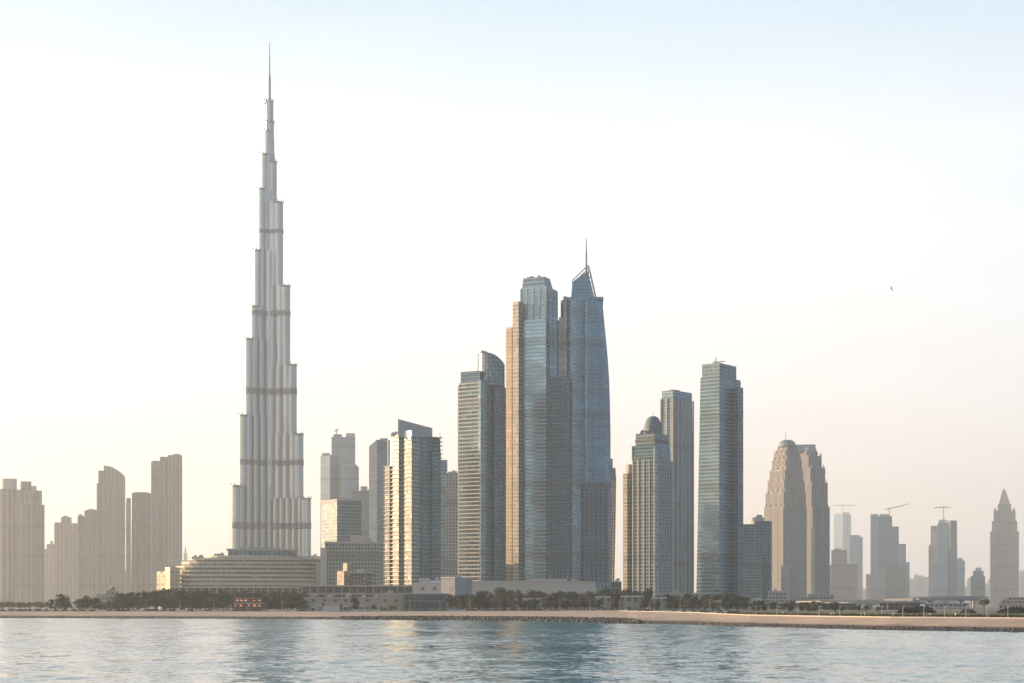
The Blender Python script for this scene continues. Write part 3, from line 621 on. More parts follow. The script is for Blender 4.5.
# ------------------------------------------------------------------ right of centre
T = Tower('domed_tower', 'greenish glass apartment tower with a ribbed dome on top, right of the central pair', 655, 1650)
gg = facade('green_grid', (.13, .17, .17), (.42, .42, .38), 3.5, 2.6, .3, .3, .6, .2)
P = T.rb(633, 655, 672, 28); T.part('shaft', P, 458, None, gg)
T.part('upper_shaft', T.rb(635, 655, 670.5, 28, 2), 444, 458, tealg)
T.part('crown', T.rb(635.5, 654.5, 669, 28, 3), 432.5, 444, gg); T.part('crown_band', outset(T.rb(635.5, 654.5, 669, 28, 3), .5), 438.5, 441.5, darkm)
cx, cyy = T.X(653), 19; mb = MB()
rg = [(T.Z(432.5 - 18.5 * math.sin(a)), [(cx + 9.5 * T.k * math.cos(a) ** .72 * math.cos(2 * math.pi * i / 18) * (1 + .04 * (i % 2)), cyy + 9.5 * T.k * math.cos(a) ** .72 * math.sin(2 * math.pi * i / 18)) for i in range(18)]) for a in [R(x) for x in (0, 15, 30, 45, 58, 68, 76, 82)]]
mb.loft(rg, True); dm = mb.build('dome', [facade('dome_panels', (.16, .18, .19), (.3, .3, .29), 2.5, 2.8, .3, .3, .5, .3)], T.root); T.mast(653, 408.5, 414.5, .35, 19)
T.part('corner_strip', T.rb(653.4, 655, 658.2, 28, -1.4), 447, None, facade('pale_corner', (.34, .4, .4), (.52, .5, .45), 3.5, 5, .2, .2, .5, .3))
T.part('side_wing', T.rb(622.7, 627, 636, 35, 16), 472, None, facade('tan_side', (.14, .14, .14), (.4, .37, .33), 3.5, 2.6, .35, .3, .4, .3)); T.part('side_cap', T.rb(626, 628.5, 634, 40, 19), 462.5, 472, concrete)
T.part('side_block', T.rect(631.6, 636, 20, 20), 444, 458, gg); T.slabs('floor_slabs', P, 456, None, 3.5, .35, .45, plain('olive_edge', (.36, .38, .35), .6)); T.fins('facade_piers', P, 459, None, 6, .8, .9, plain('stone_pier', (.40, .40, .37), .6)); T.plant(640, 644, 430.5, 433, 4, 10)
T = Tower('flat_top_tower', 'slender grey flat-topped tower with light vertical piers behind the domed tower', 673, 1950)
T.part('shaft', T.rb(660.5, 672.5, 694, 35), 398, None, facade('grey_piers', (.13, .165, .19), (.42, .42, .42), 3.6, 2, .16, .2, .6, .2, .35, .6, (11, .3)), topo=T.rb(661.5, 673, 692.5, 35)); T.part('crown', outset(T.rb(661.5, 673, 692.5, 35), -.4), 390, 398, bluegrey); T.fins('fins', T.rb(661, 672.7, 693.2, 35, -.3), 398, None, 7.5, 1.1, 1.2, concrete)
T.plant(668, 680, 388.6, 390, 10, 14); 
T = Tower('blue_glass_tower', 'smooth tall blue glass tower with squared cap, right of the slender grey tower', 719, 1750)
bw = facade('banded_blue_glass', (.21, .236, .242), (.36, .38, .38), 3.8, 2.0, .26, .08, .7, .15)
T.part('shaft', T.rb(696, 719, 742.5, 30), 376, None, bw, topo=T.rb(700.5, 719.5, 741, 30)); T.part('crown', T.rb(702, 719.5, 736.5, 30, 2.5), 362.5, 376, facade('crown_glass', (.2, .24, .26), (.33, .34, .33), 3.8, 2.4, .3, .2, .5, .3))
T.part('corner_notch', T.rb(734, 738, 743.4, 30, 17.5), 385, None, bluegrey2); T.slabs('floor_slabs', T.rb(700.5, 719.5, 741, 30), 377, 377, 99, .6, 1, concrete)
crane(718, 1750, 362.5, 360.5, 715, 727, 'tiny roof crane on top of the smooth blue glass tower', slope=.15, front=18)
T = Tower('apartment_block', 'squat grey round-shouldered block between the blue glass tower and the ribbed twin towers', 756, 2000)
T.part('shaft', T.rect(741, 755, 34, 3), 524, None, facade('grey_brown_grid', (.11, .12, .13), (.3, .29, .28), 3.5, 3, .35, .35, .4, .3)); T.part('shaft', T.oval(751, 772, 30, 2, p=.5), 521, None, facade('grey_brown_grid', (.11,)*3, (.3,)*3)); T.part('crown', T.oval(750, 764, 20, 8, p=.6), 517, 524, concrete); T.part('low_front', T.rect(745, 762, 10, -8), 556, None, grid); T.plant(756, 762, 515.6, 517)

# ribbed twin towers (ziggurat curves)
def zig(px, name, label, steps, d, matA, matB, axis):
    T = Tower(name, label, px, d); mb = MB(); h = None; prev = 607.0; fb = MB()
    for i, (a, b, y) in enumerate(steps):
        wv = b - a; fr = 3.2 * i; dp = max(12, 38 - 5.2 * i)
        c = a + wv * axis
        poly = ccw(T.rb(a, c, b, 52, fr)) if wv > 6 else ccw(T.rect(a, b, 12, fr + 3))
        mb.loft([(T.Z(prev) if i else GZ - .5, poly), (T.Z(y), poly)])
        # ribs, each with its own height, so the edge of every step is ragged
        for e in range(4):
            A, B = Vector(poly[e]), Vector(poly[(e + 1) % 4]); L = (B - A).length; n = max(2, round(L / 3.6)); dr = (B - A) / L; nn = Vector((dr.y, -dr.x))
            for j in range(n + 1):
                cpt = A + dr * (L * j / n); q = [cpt - dr * .6, cpt + dr * .6, cpt + dr * .6 + nn * 1.1, cpt - dr * .6 + nn * 1.1]
                fb.prism(ccw([tuple(v) for v in q]), T.Z(prev) if i else GZ, T.Z(y) + random.uniform(-1.5, 2) + (5 if j % 4 == 1 else 0))
        prev = y
    mb.build('shaft', [matA, roofm], T.root); fb.build('ribs', [matB], T.root); return T
rib = facade('ribbed_stone', (.10, .11, .12), (.4, .36, .32), 3.5, 2.5, .3, .4, .4, .3)
rbm = plain('rib_stone', (.38, .35, .32), .7)
T = zig(785, 'ribbed_dome_tower', 'left of the ribbed ziggurat twins, bullet-shaped with rounded top and aerial', [(764.5, 806, 506), (766, 805, 492), (768, 804, 480), (770, 802.5, 469), (772.5, 801, 459), (774.5, 799.5, 452), (776.3, 797.8, 448), (778.5, 796, 444.5)], 3200, rib, rbm, .45)
mb = MB(); cx, cyy = T.X(787.2), 36
mb.loft([(T.Z(445 - 7 * math.sin(a)), [(cx + 9 * T.k * math.cos(a) ** .75 * math.cos(2 * math.pi * i / 16), cyy + 9 * T.k * math.cos(a) ** .75 * math.sin(2 * math.pi * i / 16)) for i in range(16)]) for a in [R(x) for x in (0, 20, 40, 60, 80)]], True); mb.build('dome', [rib], T.root); T.mast(785.5, 429, 438.5, .7, 22)
T.part('low_front', T.rect(781, 790, 10, -10), 566, None, grid); T.slabs('sky_deck', T.rect(783, 803, 14, -10), 573, 571, 9, 1, 3.4, concrete)
T = zig(812, 'ribbed_stepped_tower', 'right of the ribbed ziggurat twins, flat-topped with jagged right steps', [(796, 829, 507), (796, 827, 482), (796, 824.5, 467), (796, 821, 455), (796, 817, 450)], 3300, facade('ribbed_stone_grey', (.11, .13, .15), (.32, .31, .31), 3.5, 2.5, .3, .4, .5, .3), plain('rib_stone_grey', (.33, .32, .32), .7), .5)
T.part('crown', T.rect(795, 815.5, 18, 18), 443.5, 451, bluegrey); T.part('light_column', T.rect(811.2, 815, 10, -12), 527, None, plain('pale_column', (.5, .47, .43), .6)); 

pinkt = facade('pinkish_grid', (.13, .12, .12), (.36, .31, .29), 3.4, 3, .4, .4, .3, .3)
T = Tower('apartment_block', 'pinkish-brown block of two heights just right of the ribbed twins', 845, 4680)
T.part('shaft', T.rect(831.5, 847, 30), 550, None, pinkt); T.part('shaft', T.rect(845, 857, 28, 4), 564, None, pinkt); T.part('side_wing', T.rect(829.5, 833, 22, 6), 565, None, pinkt); T.plant(834, 842, 548.5, 550)
T = Tower('unfinished_tower', 'pale blue glass shaft with a T-shaped crane, first of the three crane towers', 843, 10200)
T.part('shaft', T.rb(834, 843, 851, 32), 514, None, facade('pale_blue_glass', (.3, .36, .4), (.42, .45, .46), 3.8, 3, .2, .12, .5, .2)); T.part('crown', T.rb(835.5, 843, 849.5, 32, 3), 512, 514, concrete)
crane(843, 10200, 512, 505.5, 833, 857, 'level T-shaped crane above the pale blue glass shaft', front=12)
T = Tower('glass_tower', 'pale hazy tower close against the right of the first crane tower', 857, 6480)
T.part('shaft', T.rect(850, 862.6, 30), 537, None, bluegrey); T.part('crown', T.rect(851, 860, 20, 4), 535, 537, bluegrey)
T = Tower('unfinished_tower', 'broad blue-grey tower stepping down to the right, with the longest-armed crane', 886, 5400)
T.part('shaft', T.rect(870.8, 878.5, 34, 0), 514, None, bluegrey); T.part('shaft', T.rect(878.5, 892, 32, 2), 516, None, bluegrey2); T.part('step', T.rect(891, 898.5, 30, 5), 526.5, None, bluegrey2)
T.part('step', T.oval(893, 905.5, 26, 6, p=.7), 544, None, bluegrey); T.part('step', T.rect(902, 909, 22, 9), 562, None, bluegrey); T.part('low_wing', T.rect(866.3, 872, 22, 6), 574, None, pinkt)
T.part('front_block', T.rect(891.5, 905, 14, -10), 568, None, facade('dark_slate_block', (.08, .1, .12), (.2, .22, .24), 3.5, 2, .3, .2, .5, .25)); T.part('front_block', T.rect(876, 886, 10, -6), 566, None, grid); T.plant(880, 889, 514, 516)
crane(890.5, 5400, 516, 509, 886, 910.5, 'longest-armed crane, raised jib pointing right over the broad stepped tower', slope=.27, front=16)
T = Tower('unfinished_tower', 'two-tone glass tower of a light and a dark shaft, third of the crane towers', 944, 5640)
T.part('shaft', T.rect(931, 938.5, 30), 525.5, None, facade('pale_pier', (.28, .3, .3), (.45, .42, .4), 3.6, 3, .2, .3, .4, .3)); T.part('shaft', T.rect(938, 948, 28, 2), 523, None, bluegrey); T.part('dark_shaft', T.rb(946.5, 950, 957.5, 50, -3), 520.5, None, bluegrey2, topo=T.rb(946.5, 950, 956.5, 50, -3))
T.part('low_wing', T.rect(929, 934, 20, -5), 545, None, pinkt); T.part('low_front', T.rect(933, 947, 12, -10), 563, None, bluegrey); T.plant(939, 946, 519.5, 523)
crane(944.5, 5640, 521, 507.5, 935.5, 952, 'crane with the tallest mast, standing on the two-tone glass tower', front=12)
T = Tower('apartment_block', 'grey mid-rise close against the right of the two-tone crane tower', 961, 5880)
T.part('shaft', T.rect(957, 964.8, 26), 560.5, None, bluegrey); T.part('crown', T.rect(958, 962.5, 18, 4), 558, 560.5, bluegrey)
T = Tower('stepped_block', 'small grey block with a stepped pyramid top, left of the pointed tower', 979, 4680)
T.part('shaft', T.rect(970.8, 985, 28), 576, None, facade('grey_brown_grid', (.11,)*3, (.3,)*3)); T.part('step', T.rect(973, 983.5, 22, 3), 571, 576, bluegrey); T.part('step', T.rect(975.5, 981.5, 16, 6), 567.5, 571, concrete)
T = Tower('pointed_tower', 'cream ribbed tower with a pyramid spire near the right edge', 1004, 5040)
cr = facade('cream_ribs', (.15, .15, .16), (.44, .4, .36), 3.5, 2.6, .25, .4, .4, .3)
T.part('shaft', T.rect(991, 1018, 40), 531.5, None, cr); T.part('step', T.rect(992.3, 1016.7, 36, 2), 521, 531.5, cr); T.part('step', T.rect(994, 1015, 32, 4), 510.5, 521, cr); T.part('step', T.rect(998, 1011, 22, 9), 504, 510.5, cr)
T.prof('pyramid', [(504, T.rect(999, 1010, 17, 11.5)), (494, T.rect(1001.3, 1006.9, 9, 15.5)), (488.5, T.rect(1003.3, 1004.7, 2, 19))], plain('pale_roof', (.4, .37, .34), .6)); T.mast(1004, 483.5, 489, .5, 20)
for px in (995.5, 1013.5): T.prof('corner_turret', [(511, T.rect(px - 1.4, px + 1.4, 4, 5)), (507.5, T.rect(px - .6, px + .6, 1.5, 6))], concrete)
T.fins('ribs', T.rect(991, 1018, 40), 531, None, 5.5, 1.2, 1.1, plain('cream_stone', (.46, .42, .38), .7), 1)
T = Tower('apartment_block', 'cut-off cream block at the extreme right edge', 1024, 10200)
T.part('shaft', T.rect(1019.5, 1034, 30), 572, None, cr); T.plant(1020, 1024, 570.5, 572)
far = [(908, 916, 579, 0), (914, 921, 575.5, 1), (920, 930, 577, 2), (862, 867, 590, 1), (964, 971, 588, 0), (984.5, 992, 585, 2), (988, 991.5, 580, 1), (967, 971, 579.5, 1)]
fl = ['leftmost faint far block right of the broad stepped tower', 'middle faint far block right of the broad stepped tower', 'faint far block touching the left of the two-tone crane tower', 'tiny far block in the bright gap right of the first crane tower', 'low far block between grey mid-rise and pyramid-topped block', 'low far block left of the foot of the pointed tower', 'slim far block against the left of the pointed tower', 'slim far block left of the pyramid-topped block']
for (a, b, y, s), lab in zip(far, fl):
    T = Tower('distant_block', lab, (a + b) / 2, 10200, 'building', 'faint low blocks on the horizon'); T.part('body', T.rect(a, b, 40), y, None, [bluegrey, pinkt, cr][s]); T.plant(a + 1, a + 3.5, y - 1.6, y)

# ------------------------------------------------------------------ curved low mall and the waterfront buildings
mallband = facade('mall_windows', (.05, .05, .05), (.44, .37, .27), 4.2, 3.0, .3, .15, .3, .3, .5, .6)
mallglass = facade('mall_glass', (.12, .16, .16), (.34, .36, .34), 9, 5, .12, .22, .5, .25)
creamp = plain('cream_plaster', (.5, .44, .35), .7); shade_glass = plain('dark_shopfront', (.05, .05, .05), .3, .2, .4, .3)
T = Tower('shopping_mall', 'long low curved mall of stacked cream terraces at the foot of the tallest tower', 245, 1750, 'building')
def stad(a, b, depth, front, r=None):
    x0, x1 = T.X(a), T.X(b); r = r or depth / 2; n = 8
    m_ = 16; W = x1 - x0; p = []
    for i in range(m_ + 1):
        u = i / m_; p.append((x0 + W * u, front + 20 * (2 * u - .9) ** 2 * (1 if u < .45 else .45) + (r * (1 - math.sqrt(max(0, 1 - (1 - u / .12) ** 2))) if u < .12 else 0)))
    return ccw(p + [(x1, front + depth + 26), (x0, front + depth + 26)])
lev = [(588, 583.6, 172, 316, 0), (583.6, 579.2, 172, 316, .5), (579.2, 574.8, 172, 316, 1), (574.8, 570.4, 173, 316, 1.5), (570.4, 566, 176, 316, 2.4), (566, 562, 181, 318, 6), (562, 558, 187, 319, 10), (558, 555.4, 205, 305, 17)]
for i, (y0, y1, a, b_, fr) in enumerate(lev):
    T.part('glazing', stad(a + 1, b_ - 1, 60, fr + 1.2, 22), y1, y0, mallglass if i in (5, 7) else mallband)
    zt = T.Z(y1); o = MB(); o.prism(stad(a, b_, 62, fr, 22), zt - 1.5, zt + .5, True); o.build('terrace', [creamp, roofm], T.root)
T.part('glass_hall', T.rect(228, 297, 30, 22), 549, 555, mallglass); T.part('hall_roof', T.rect(226.5, 299, 33, 21), 548, 549.2, concrete)
T.part('roof_canopy', T.rect(240, 275, 18, 24), 546.4, 547.1, concrete); mb = MB()
for i in range(8): x = T.X(242 + i * 4.4); mb.box(x, x + .5, 26, 26.5, T.Z(548.2), T.Z(547))
mb.build('canopy_posts', concrete, T.root)
T.part('end_block', T.rb(157.6, 166, 174, 55, 6), 571.5, None, mallband); T.part('end_bay', T.rb(166.5, 171.5, 181, 55, -3), 567.5, 590, facade('sun_gold_bay', (.5, .4, .26), (.56, .48, .36), 4.2, 5, .3, .3, .7, .25))  # sunlit glow of the end bay is put into its gold glass colour
T.part('grey_wing', T.rect(315.5, 344, 30, 1), 563, 588, plain('grey_cladding', (.27, .26, .25), .6)); T.part('roof_wing', T.rect(300, 336, 24, 8), 559, 563, mallband)
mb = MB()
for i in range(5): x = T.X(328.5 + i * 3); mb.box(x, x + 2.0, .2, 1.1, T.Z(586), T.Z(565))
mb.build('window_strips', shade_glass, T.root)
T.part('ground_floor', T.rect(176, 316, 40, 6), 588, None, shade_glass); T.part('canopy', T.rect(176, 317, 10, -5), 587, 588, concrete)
mb = MB()
for i in range(19): x = T.X(180 + i * 7.3); mb.box(x, x + 1, -4, -3, GZ, T.Z(587.9))
mb.build('columns', concrete, T.root)
T.plant(192, 204, 556, 558.5, 10, 24); T.plant(304, 316, 556, 559, 8, 14); T.plant(214, 224, 553, 556, 8, 30)
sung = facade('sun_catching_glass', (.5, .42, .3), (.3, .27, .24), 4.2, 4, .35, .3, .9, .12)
T = Tower('glass_pavilion', 'low terraced glass block catching orange sun just right of the mall', 348, 1480, 'building')
for i, (a, c, b_, y0, y1) in enumerate(((337, 344, 352, 607, 571), (343, 347, 352, 571, 563))): T.part('sunlit_bay', T.rb(a, c, b_, 51, i * 2), y1, y0 if i else None, sung)
T.part('body', T.rect(350, 372, 24, 8), 573, None, facade('grey_brown_grid', (.11,)*3, (.3,)*3)); T.part('sunlit_bay', T.rb(362, 364.5, 367, 51, 2), 575, None, sung); T.part('roof_slab', T.rect(343, 374, 30, 3), 572, 573.2, concrete); T.plant(356, 364, 570.5, 572)

T = Tower('covered_walkway', 'long two-level open gallery with thin white roof and columns below the golden tower', 370, 1330, 'building')
T.part('roof_slab', T.rect(300, 413.5, 12, 0), 585.2, 586.6, concrete); T.part('floor_slab', T.rect(300, 413.5, 12, .3), 593.5, 594.6, concrete); T.part('back_wall', T.rect(300.5, 413, 3, 8.4), 586.7, None, facade('gallery_wall', (.09, .1, .1), (.2, .2, .19), 4, 2.4, .3, .3, .4, .3))
mb = MB()
for i in range(15): x = T.X(302 + i * 7.9); mb.box(x, x + .6, .6, 1.2, GZ, T.Z(586.7))
mb.build('columns', concrete, T.root)
mb = MB(); mb.box(T.X(300), T.X(413.5), .1, .2, T.Z(592.2), T.Z(592.0)); mb.box(T.X(300), T.X(413.5), .1, .2, T.Z(592.9), T.Z(592.7)); mb.build('railing', steel, T.root)
stone = facade('long_stone_wall', (.12, .1, .09), (.42, .35, .27), 5.5, 7, .72, .72, .1, .4, .3, .9)
T = Tower('stone_building', 'long low sandstone building with tiny windows facing the beach, left of the grey pavilion', 352, 1110, 'building')
T.part('body', T.rect(304.5, 376, 16, 0), 598, None, stone); T.part('body', T.rect(376, 403.5, 18, -.6), 594.5, None, stone); T.part('parapet', T.rect(304, 376, 1, -.5), 597.2, 598.1, creamp); T.part('parapet', T.rect(375.8, 404, 1, -1.1), 593.8, 594.7, creamp); T.plant(385, 394, 592.8, 594.5, 6, 6)
for i, px in enumerate((312, 336, 349, 366, 389)):
    mb = MB(); mb.box(T.X(px), T.X(px) + 1.6, -.75 if px > 376 else -.12, -.62 if px > 376 else -.01, GZ, GZ + 2.4); mb.build('door', shade_glass, T.root)
for px in (318, 343, 358): mb = MB(); x = T.X(px); mb.face([(x, -.05, GZ + 3.4), (x, -1.8, GZ + 2.7), (x + 4, -1.8, GZ + 2.7), (x + 4, -.05, GZ + 3.4)]); mb.face([(x, -1.8, GZ + 2.68), (x, -.05, GZ + 3.38), (x + 4, -.05, GZ + 3.38), (x + 4, -1.8, GZ + 2.68)]); mb.build('awning', plain('awning_cloth', (.55, .5, .42), .8), T.root)
for px in (310, 327, 345, 361): T.plant(px, px + 5, 595.8, 598, 4, 5)
T = Tower('grey_pavilion', 'dark grey glazed pavilion with flat overhanging roof between sandstone building and white block', 425, 1100, 'building')
T.part('body', T.rect(403.8, 446.5, 18, 0), 594.6, None, facade('grey_shop', (.08, .10, .10), (.2, .21, .2), 4.2, 3.2, .25, .12, .4, .25)); T.part('roof_slab', T.rect(403, 448, 21, -1.5), 593.2, 594.6, plain('grey_slab', (.3, .31, .31), .6)); T.part('canopy', T.rect(404, 446, 2, -2), 600.3, 601, plain('grey_slab', (.3, .31, .31), .6))
mb = MB()
for i in range(9): x = T.X(405 + i * 5.1); mb.box(x, x + .35, -1.8, -1.45, GZ, T.Z(600.9))
mb.build('columns', steel, T.root)
T = Tower('podium_block', 'pale low block with a small rooftop cube at the foot of the golden tower', 428, 1280, 'building')
T.part('body', T.rect(412.5, 445, 20, 0), 582.5, None, facade('podium_wall', (.22, .2, .18), (.5, .45, .39), 7, 9, .6, .7, .2, .4)); T.part('roof_cube', T.rect(419, 430.5, 10, 3), 578, 582.5, concrete); T.part('side_step', T.rect(430.5, 441, 9, 4), 580.5, 582.5, white); T.plant(434, 438, 579.4, 580.5, 4, 5)
m, t, b = newmat('stained_white_wall'); tc = t.nodes.new('ShaderNodeTexCoord'); n1 = t.nodes.new('ShaderNodeTexNoise'); n1.inputs['Scale'].default_value = .12; n1.inputs['Detail'].default_value = 5
t.links.new(tc.outputs['Object'], n1.inputs['Vector']); f = math_(t, 'MULTIPLY_ADD', n1.outputs[0], 4, -2); f.node.use_clamp = True; t.links.new(mixc(t, f, (.40, .38, .36), (.16, .14, .13)), b.inputs['Base Color']); b.inputs['Roughness'].default_value = .85
T = Tower('white_block', 'tall blank white cube with grey stains standing among the beachfront trees', 458, 1210, 'building')
T.part('body', T.rb(441, 455, 472.3, 28), 577.5, None, m); T.part('parapet', outset(T.rb(441, 455, 472.3, 28), .4), 576.9, 577.8, white); T.plant(456, 461, 575.8, 577, 4, 6); T.part('annex', T.rect(437, 449, 8, -4), 594, None, concrete)
T = Tower('long_podium', 'long blank beige podium under the two tallest central towers', 534, 1370, 'building')
pw = facade('beige_podium', (.12, .11, .1), (.47, .43, .38), 5.5, 8, .95, .96, .1, .6, .2, .85)
T.part('body', T.rect(472.5, 596, 26, 0), 582, None, pw); T.part('roof_step', T.rect(531, 567, 18, 4), 579, 582, pw); T.part('roof_step', T.rect(476, 527, 12, 10), 580.6, 582, concrete); T.part('parapet', T.rect(472, 596.5, .8, -.5), 581.2, 582.3, concrete)
T.part('glass_end', T.rect(596, 610.5, 20, 2), 583.5, None, facade('annex_glass', (.22, .27, .3), (.4, .42, .42), 4, 3, .2, .2, .5, .25)); T.plant(570, 580, 580.6, 582, 6, 6); T.plant(585, 592, 580.2, 582, 5, 8, darkm); T.mast(550.5, 575, 579, .25, 8); T.mast(567.5, 574, 580, .25, 6)
T = Tower('dark_annex', 'small dark green block between the long podium and the domed tower', 616, 1300, 'building')
T.part('body', T.rect(611, 621.5, 16, 0), 582, None, facade('dark_annex_wall', (.06, .09, .09), (.13, .16, .15), 4, 3, .25, .2, .4, .3)); T.plant(613, 618, 580.8, 582, 5, 4); T.part('parapet', T.rect(610.8, 621.7, .6, -.3), 581.4, 582.2, steel)
def pavilion(px0, px1, top, d, label, grp='low pale pavilions among the beachfront trees', over=.7, m2=None):
    T = Tower('beach_pavilion', label, (px0 + px1) / 2, d, 'pavilion', grp)
    T.part('body', T.rect(px0 + over * 2, px1 - over * 2, 8, 1.5), top + 1.4, None, m2 or facade('pavilion_front', (.1, .09, .08), (.3, .27, .23), 6, 5, .6, .5, .2, .4))
    T.part('roof', T.rect(px0, px1, 12, 0), top, top + 1.5, plain('pale_roofing', (.4, .37, .33), .7), topo=T.rect(px0 + .4, px1 - .4, 11, .5)); mb = MB()
    n = max(2, int((px1 - px0) / 5))
    for i in range(n + 1): x = T.X(px0 + .6 + (px1 - px0 - 1.2) * i / n); mb.box(x - .15, x + .15, .3, .6, GZ, T.Z(top + 1.5))
    mb.build('posts', creamp, T.root); return T
pavilion(508, 518, 598.5, 1150, 'leftmost of the pale pavilions below the long podium, small and boxy')
pavilion(522, 542, 598, 1160, 'widest pale pavilion below the middle of the long podium')
pavilion(558, 566, 598.5, 1160, 'tiny pale pavilion between two trees below the right part of the podium')
pavilion(595, 611, 596.2, 1140, 'pale pavilion under the dark annex with open ground floor')
pavilion(620.5, 644, 595.6, 1140, 'wide white-roofed pavilion below the foot of the domed tower', over=1.3)
pavilion(651, 667, 597.2, 1180, 'flat pale pavilion right of the wide white-roofed one')
pavilion(711, 722, 600.5, 1200, 'small grey pavilion in the trees below the blue glass tower')
for a, b_, y, d, lab in ((655, 708, 592.8, 1560, 'pale low podium under the slender grey tower'), (738, 790, 599.4, 1500, 'long flat pale roof low below the squat round-shouldered block'), (788, 812, 597, 1750, 'low pale hall at the foot of the ribbed twins'), (768, 786, 591, 1900, 'pinkish low block at the foot of the bullet-shaped ribbed tower'), (808, 834, 594, 1900, 'low grey block right of the foot of the ribbed twins'),
                       (724, 733, 595.4, 1560, 'pale stub block peeping above the trees below the blue glass tower'), (925, 968, 603, 1500, 'long low pale wall under the bridge deck at right'), (2, 12, 600.8, 2300, 'thin white roof low at the far left edge')):
    T = Tower('low_building', lab, (a + b_) / 2, d, 'building'); T.part('body', T.rect(a, b_, 20, 0), y + .8, None, facade('low_wall', (.16, .15, .14), (.42, .39, .35), 4, 4, .45, .3, .2, .4)); T.part('roof', T.rect(a - .4, b_ + .4, 22, -.8), y, y + .9, concrete); T.plant(a + (b_ - a) * .3, a + (b_ - a) * .45, y - 1, y)
T = Tower('terraced_villa', 'small peach villa with stepped roof terraces among trees below the curved-top tower', 106, 1300, 'building')
for a, b_, y, fr in ((92, 118, 597.3, 0), (97, 119, 593.8, 3), (106, 118, 590.6, 6)):
    T.part('storey', T.rect(a, b_, 14, fr), y + .8, None, facade('peach_wall', (.12, .1, .08), (.55, .42, .3), 3.4, 3, .4, .4, .2, .4)); T.part('terrace_roof', T.rect(a - .6, b_ + .4, 15.5, fr - .6), y, y + .9, creamp)
T.plant(109, 114, 589.2, 590.6, 4, 9, plain('terracotta', (.4, .2, .12), .8))
m, t, b = newmat('warm_lit_window'); b.inputs['Base Color'].default_value = (.4, .2, .1, 1); b.inputs['Emission Color'].default_value = (1, .42, .2, 1); b.inputs['Emission Strength'].default_value = .16
T = Tower('beach_restaurant', 'two-storey restaurant with warm lit windows in the dark trees below the tallest tower', 247, 1075, 'restaurant')
T.part('body', T.rect(234, 263, 10, 1), 598.6, None, plain('brown_timber', (.16, .1, .07), .7)); T.part('roof', T.rect(233, 258, 13, -.5), 597.6, 598.7, plain('terracotta', (.4, .2, .12), .8)); T.part('balcony', T.rect(233, 264, 1.6, -.7), 603, 603.8, creamp)
rc0 = random.Random(2)
for row, y in enumerate((599.5, 604.5)):
    for i in range(6):
        if (i + row) % 4 == 3: continue
        mb = MB(); x = T.X(235.5 + i * 4.4); x += rc0.uniform(-.5, .5); mb.box(x, x + rc0.uniform(.8, 1.8), .8, .98, T.Z(y + rc0.uniform(1.2, 2)), T.Z(y + rc0.uniform(0, .6))); mb.build('lit_window', m, T.root)
T = Tower('white_kiosk', 'low white kiosk on the beach top left of the sandstone building front', 330, 1035, 'kiosk')
T.part('body', T.rect(323, 339, 5, 1), 606.6, None, white); T.part('roof', T.rect(322.4, 339.6, 7, 0), 606, 606.7, white); T.part('counter', T.rect(325, 331, .6, .4), 609, 609.4, creamp)
T = Tower('marquee_tent', 'grey pyramid-roofed tent left of the low white kiosk', 314, 1040, 'tent')
p = T.rect(309, 319.5, 6.4, 0); T.prof('canopy', [(608.3, p), (606.8, [(x * .55 + p[0][0] * .225 + p[1][0] * .225, y * .55 + 1.4) for x, y in p]), (603.6, [(x * .06 + (p[0][0] + p[1][0]) * .47, y * .06 + 3) for x, y in p])], plain('canvas_grey', (.24, .24, .23), .8)); mb = MB()
for x, y in p: mb.box(x - .1, x + .1, y - .1, y + .1, GZ, T.Z(608.2))
mb.build('tent_poles', steel, T.root)
T = Tower('terraced_villa', 'pinkish terraced building with small roof domes at the right edge by the bushes', 1014, 1350, 'building')
for a, b_, y, fr in ((999, 1034, 603, 0), (1002, 1034, 599.7, 4), (1008, 1034, 597, 8)): T.part('storey', T.rect(a, b_, 14, fr), y + .7, None, facade('pink_wall', (.14, .12, .11), (.48, .38, .33), 3.4, 3, .4, .4, .2, .4)); T.part('terrace_roof', T.rect(a - .4, b_, 15, fr - .6), y, y + .8, creamp)
for px in (1003.5, 1007, 1019.5): T.part('roof_dome', T.oval(px - 1.1, px + 1.1, 2, 9, n=10), 598, 600, concrete, topo=T.oval(px - .4, px + .4, .8, 9.6, n=10))

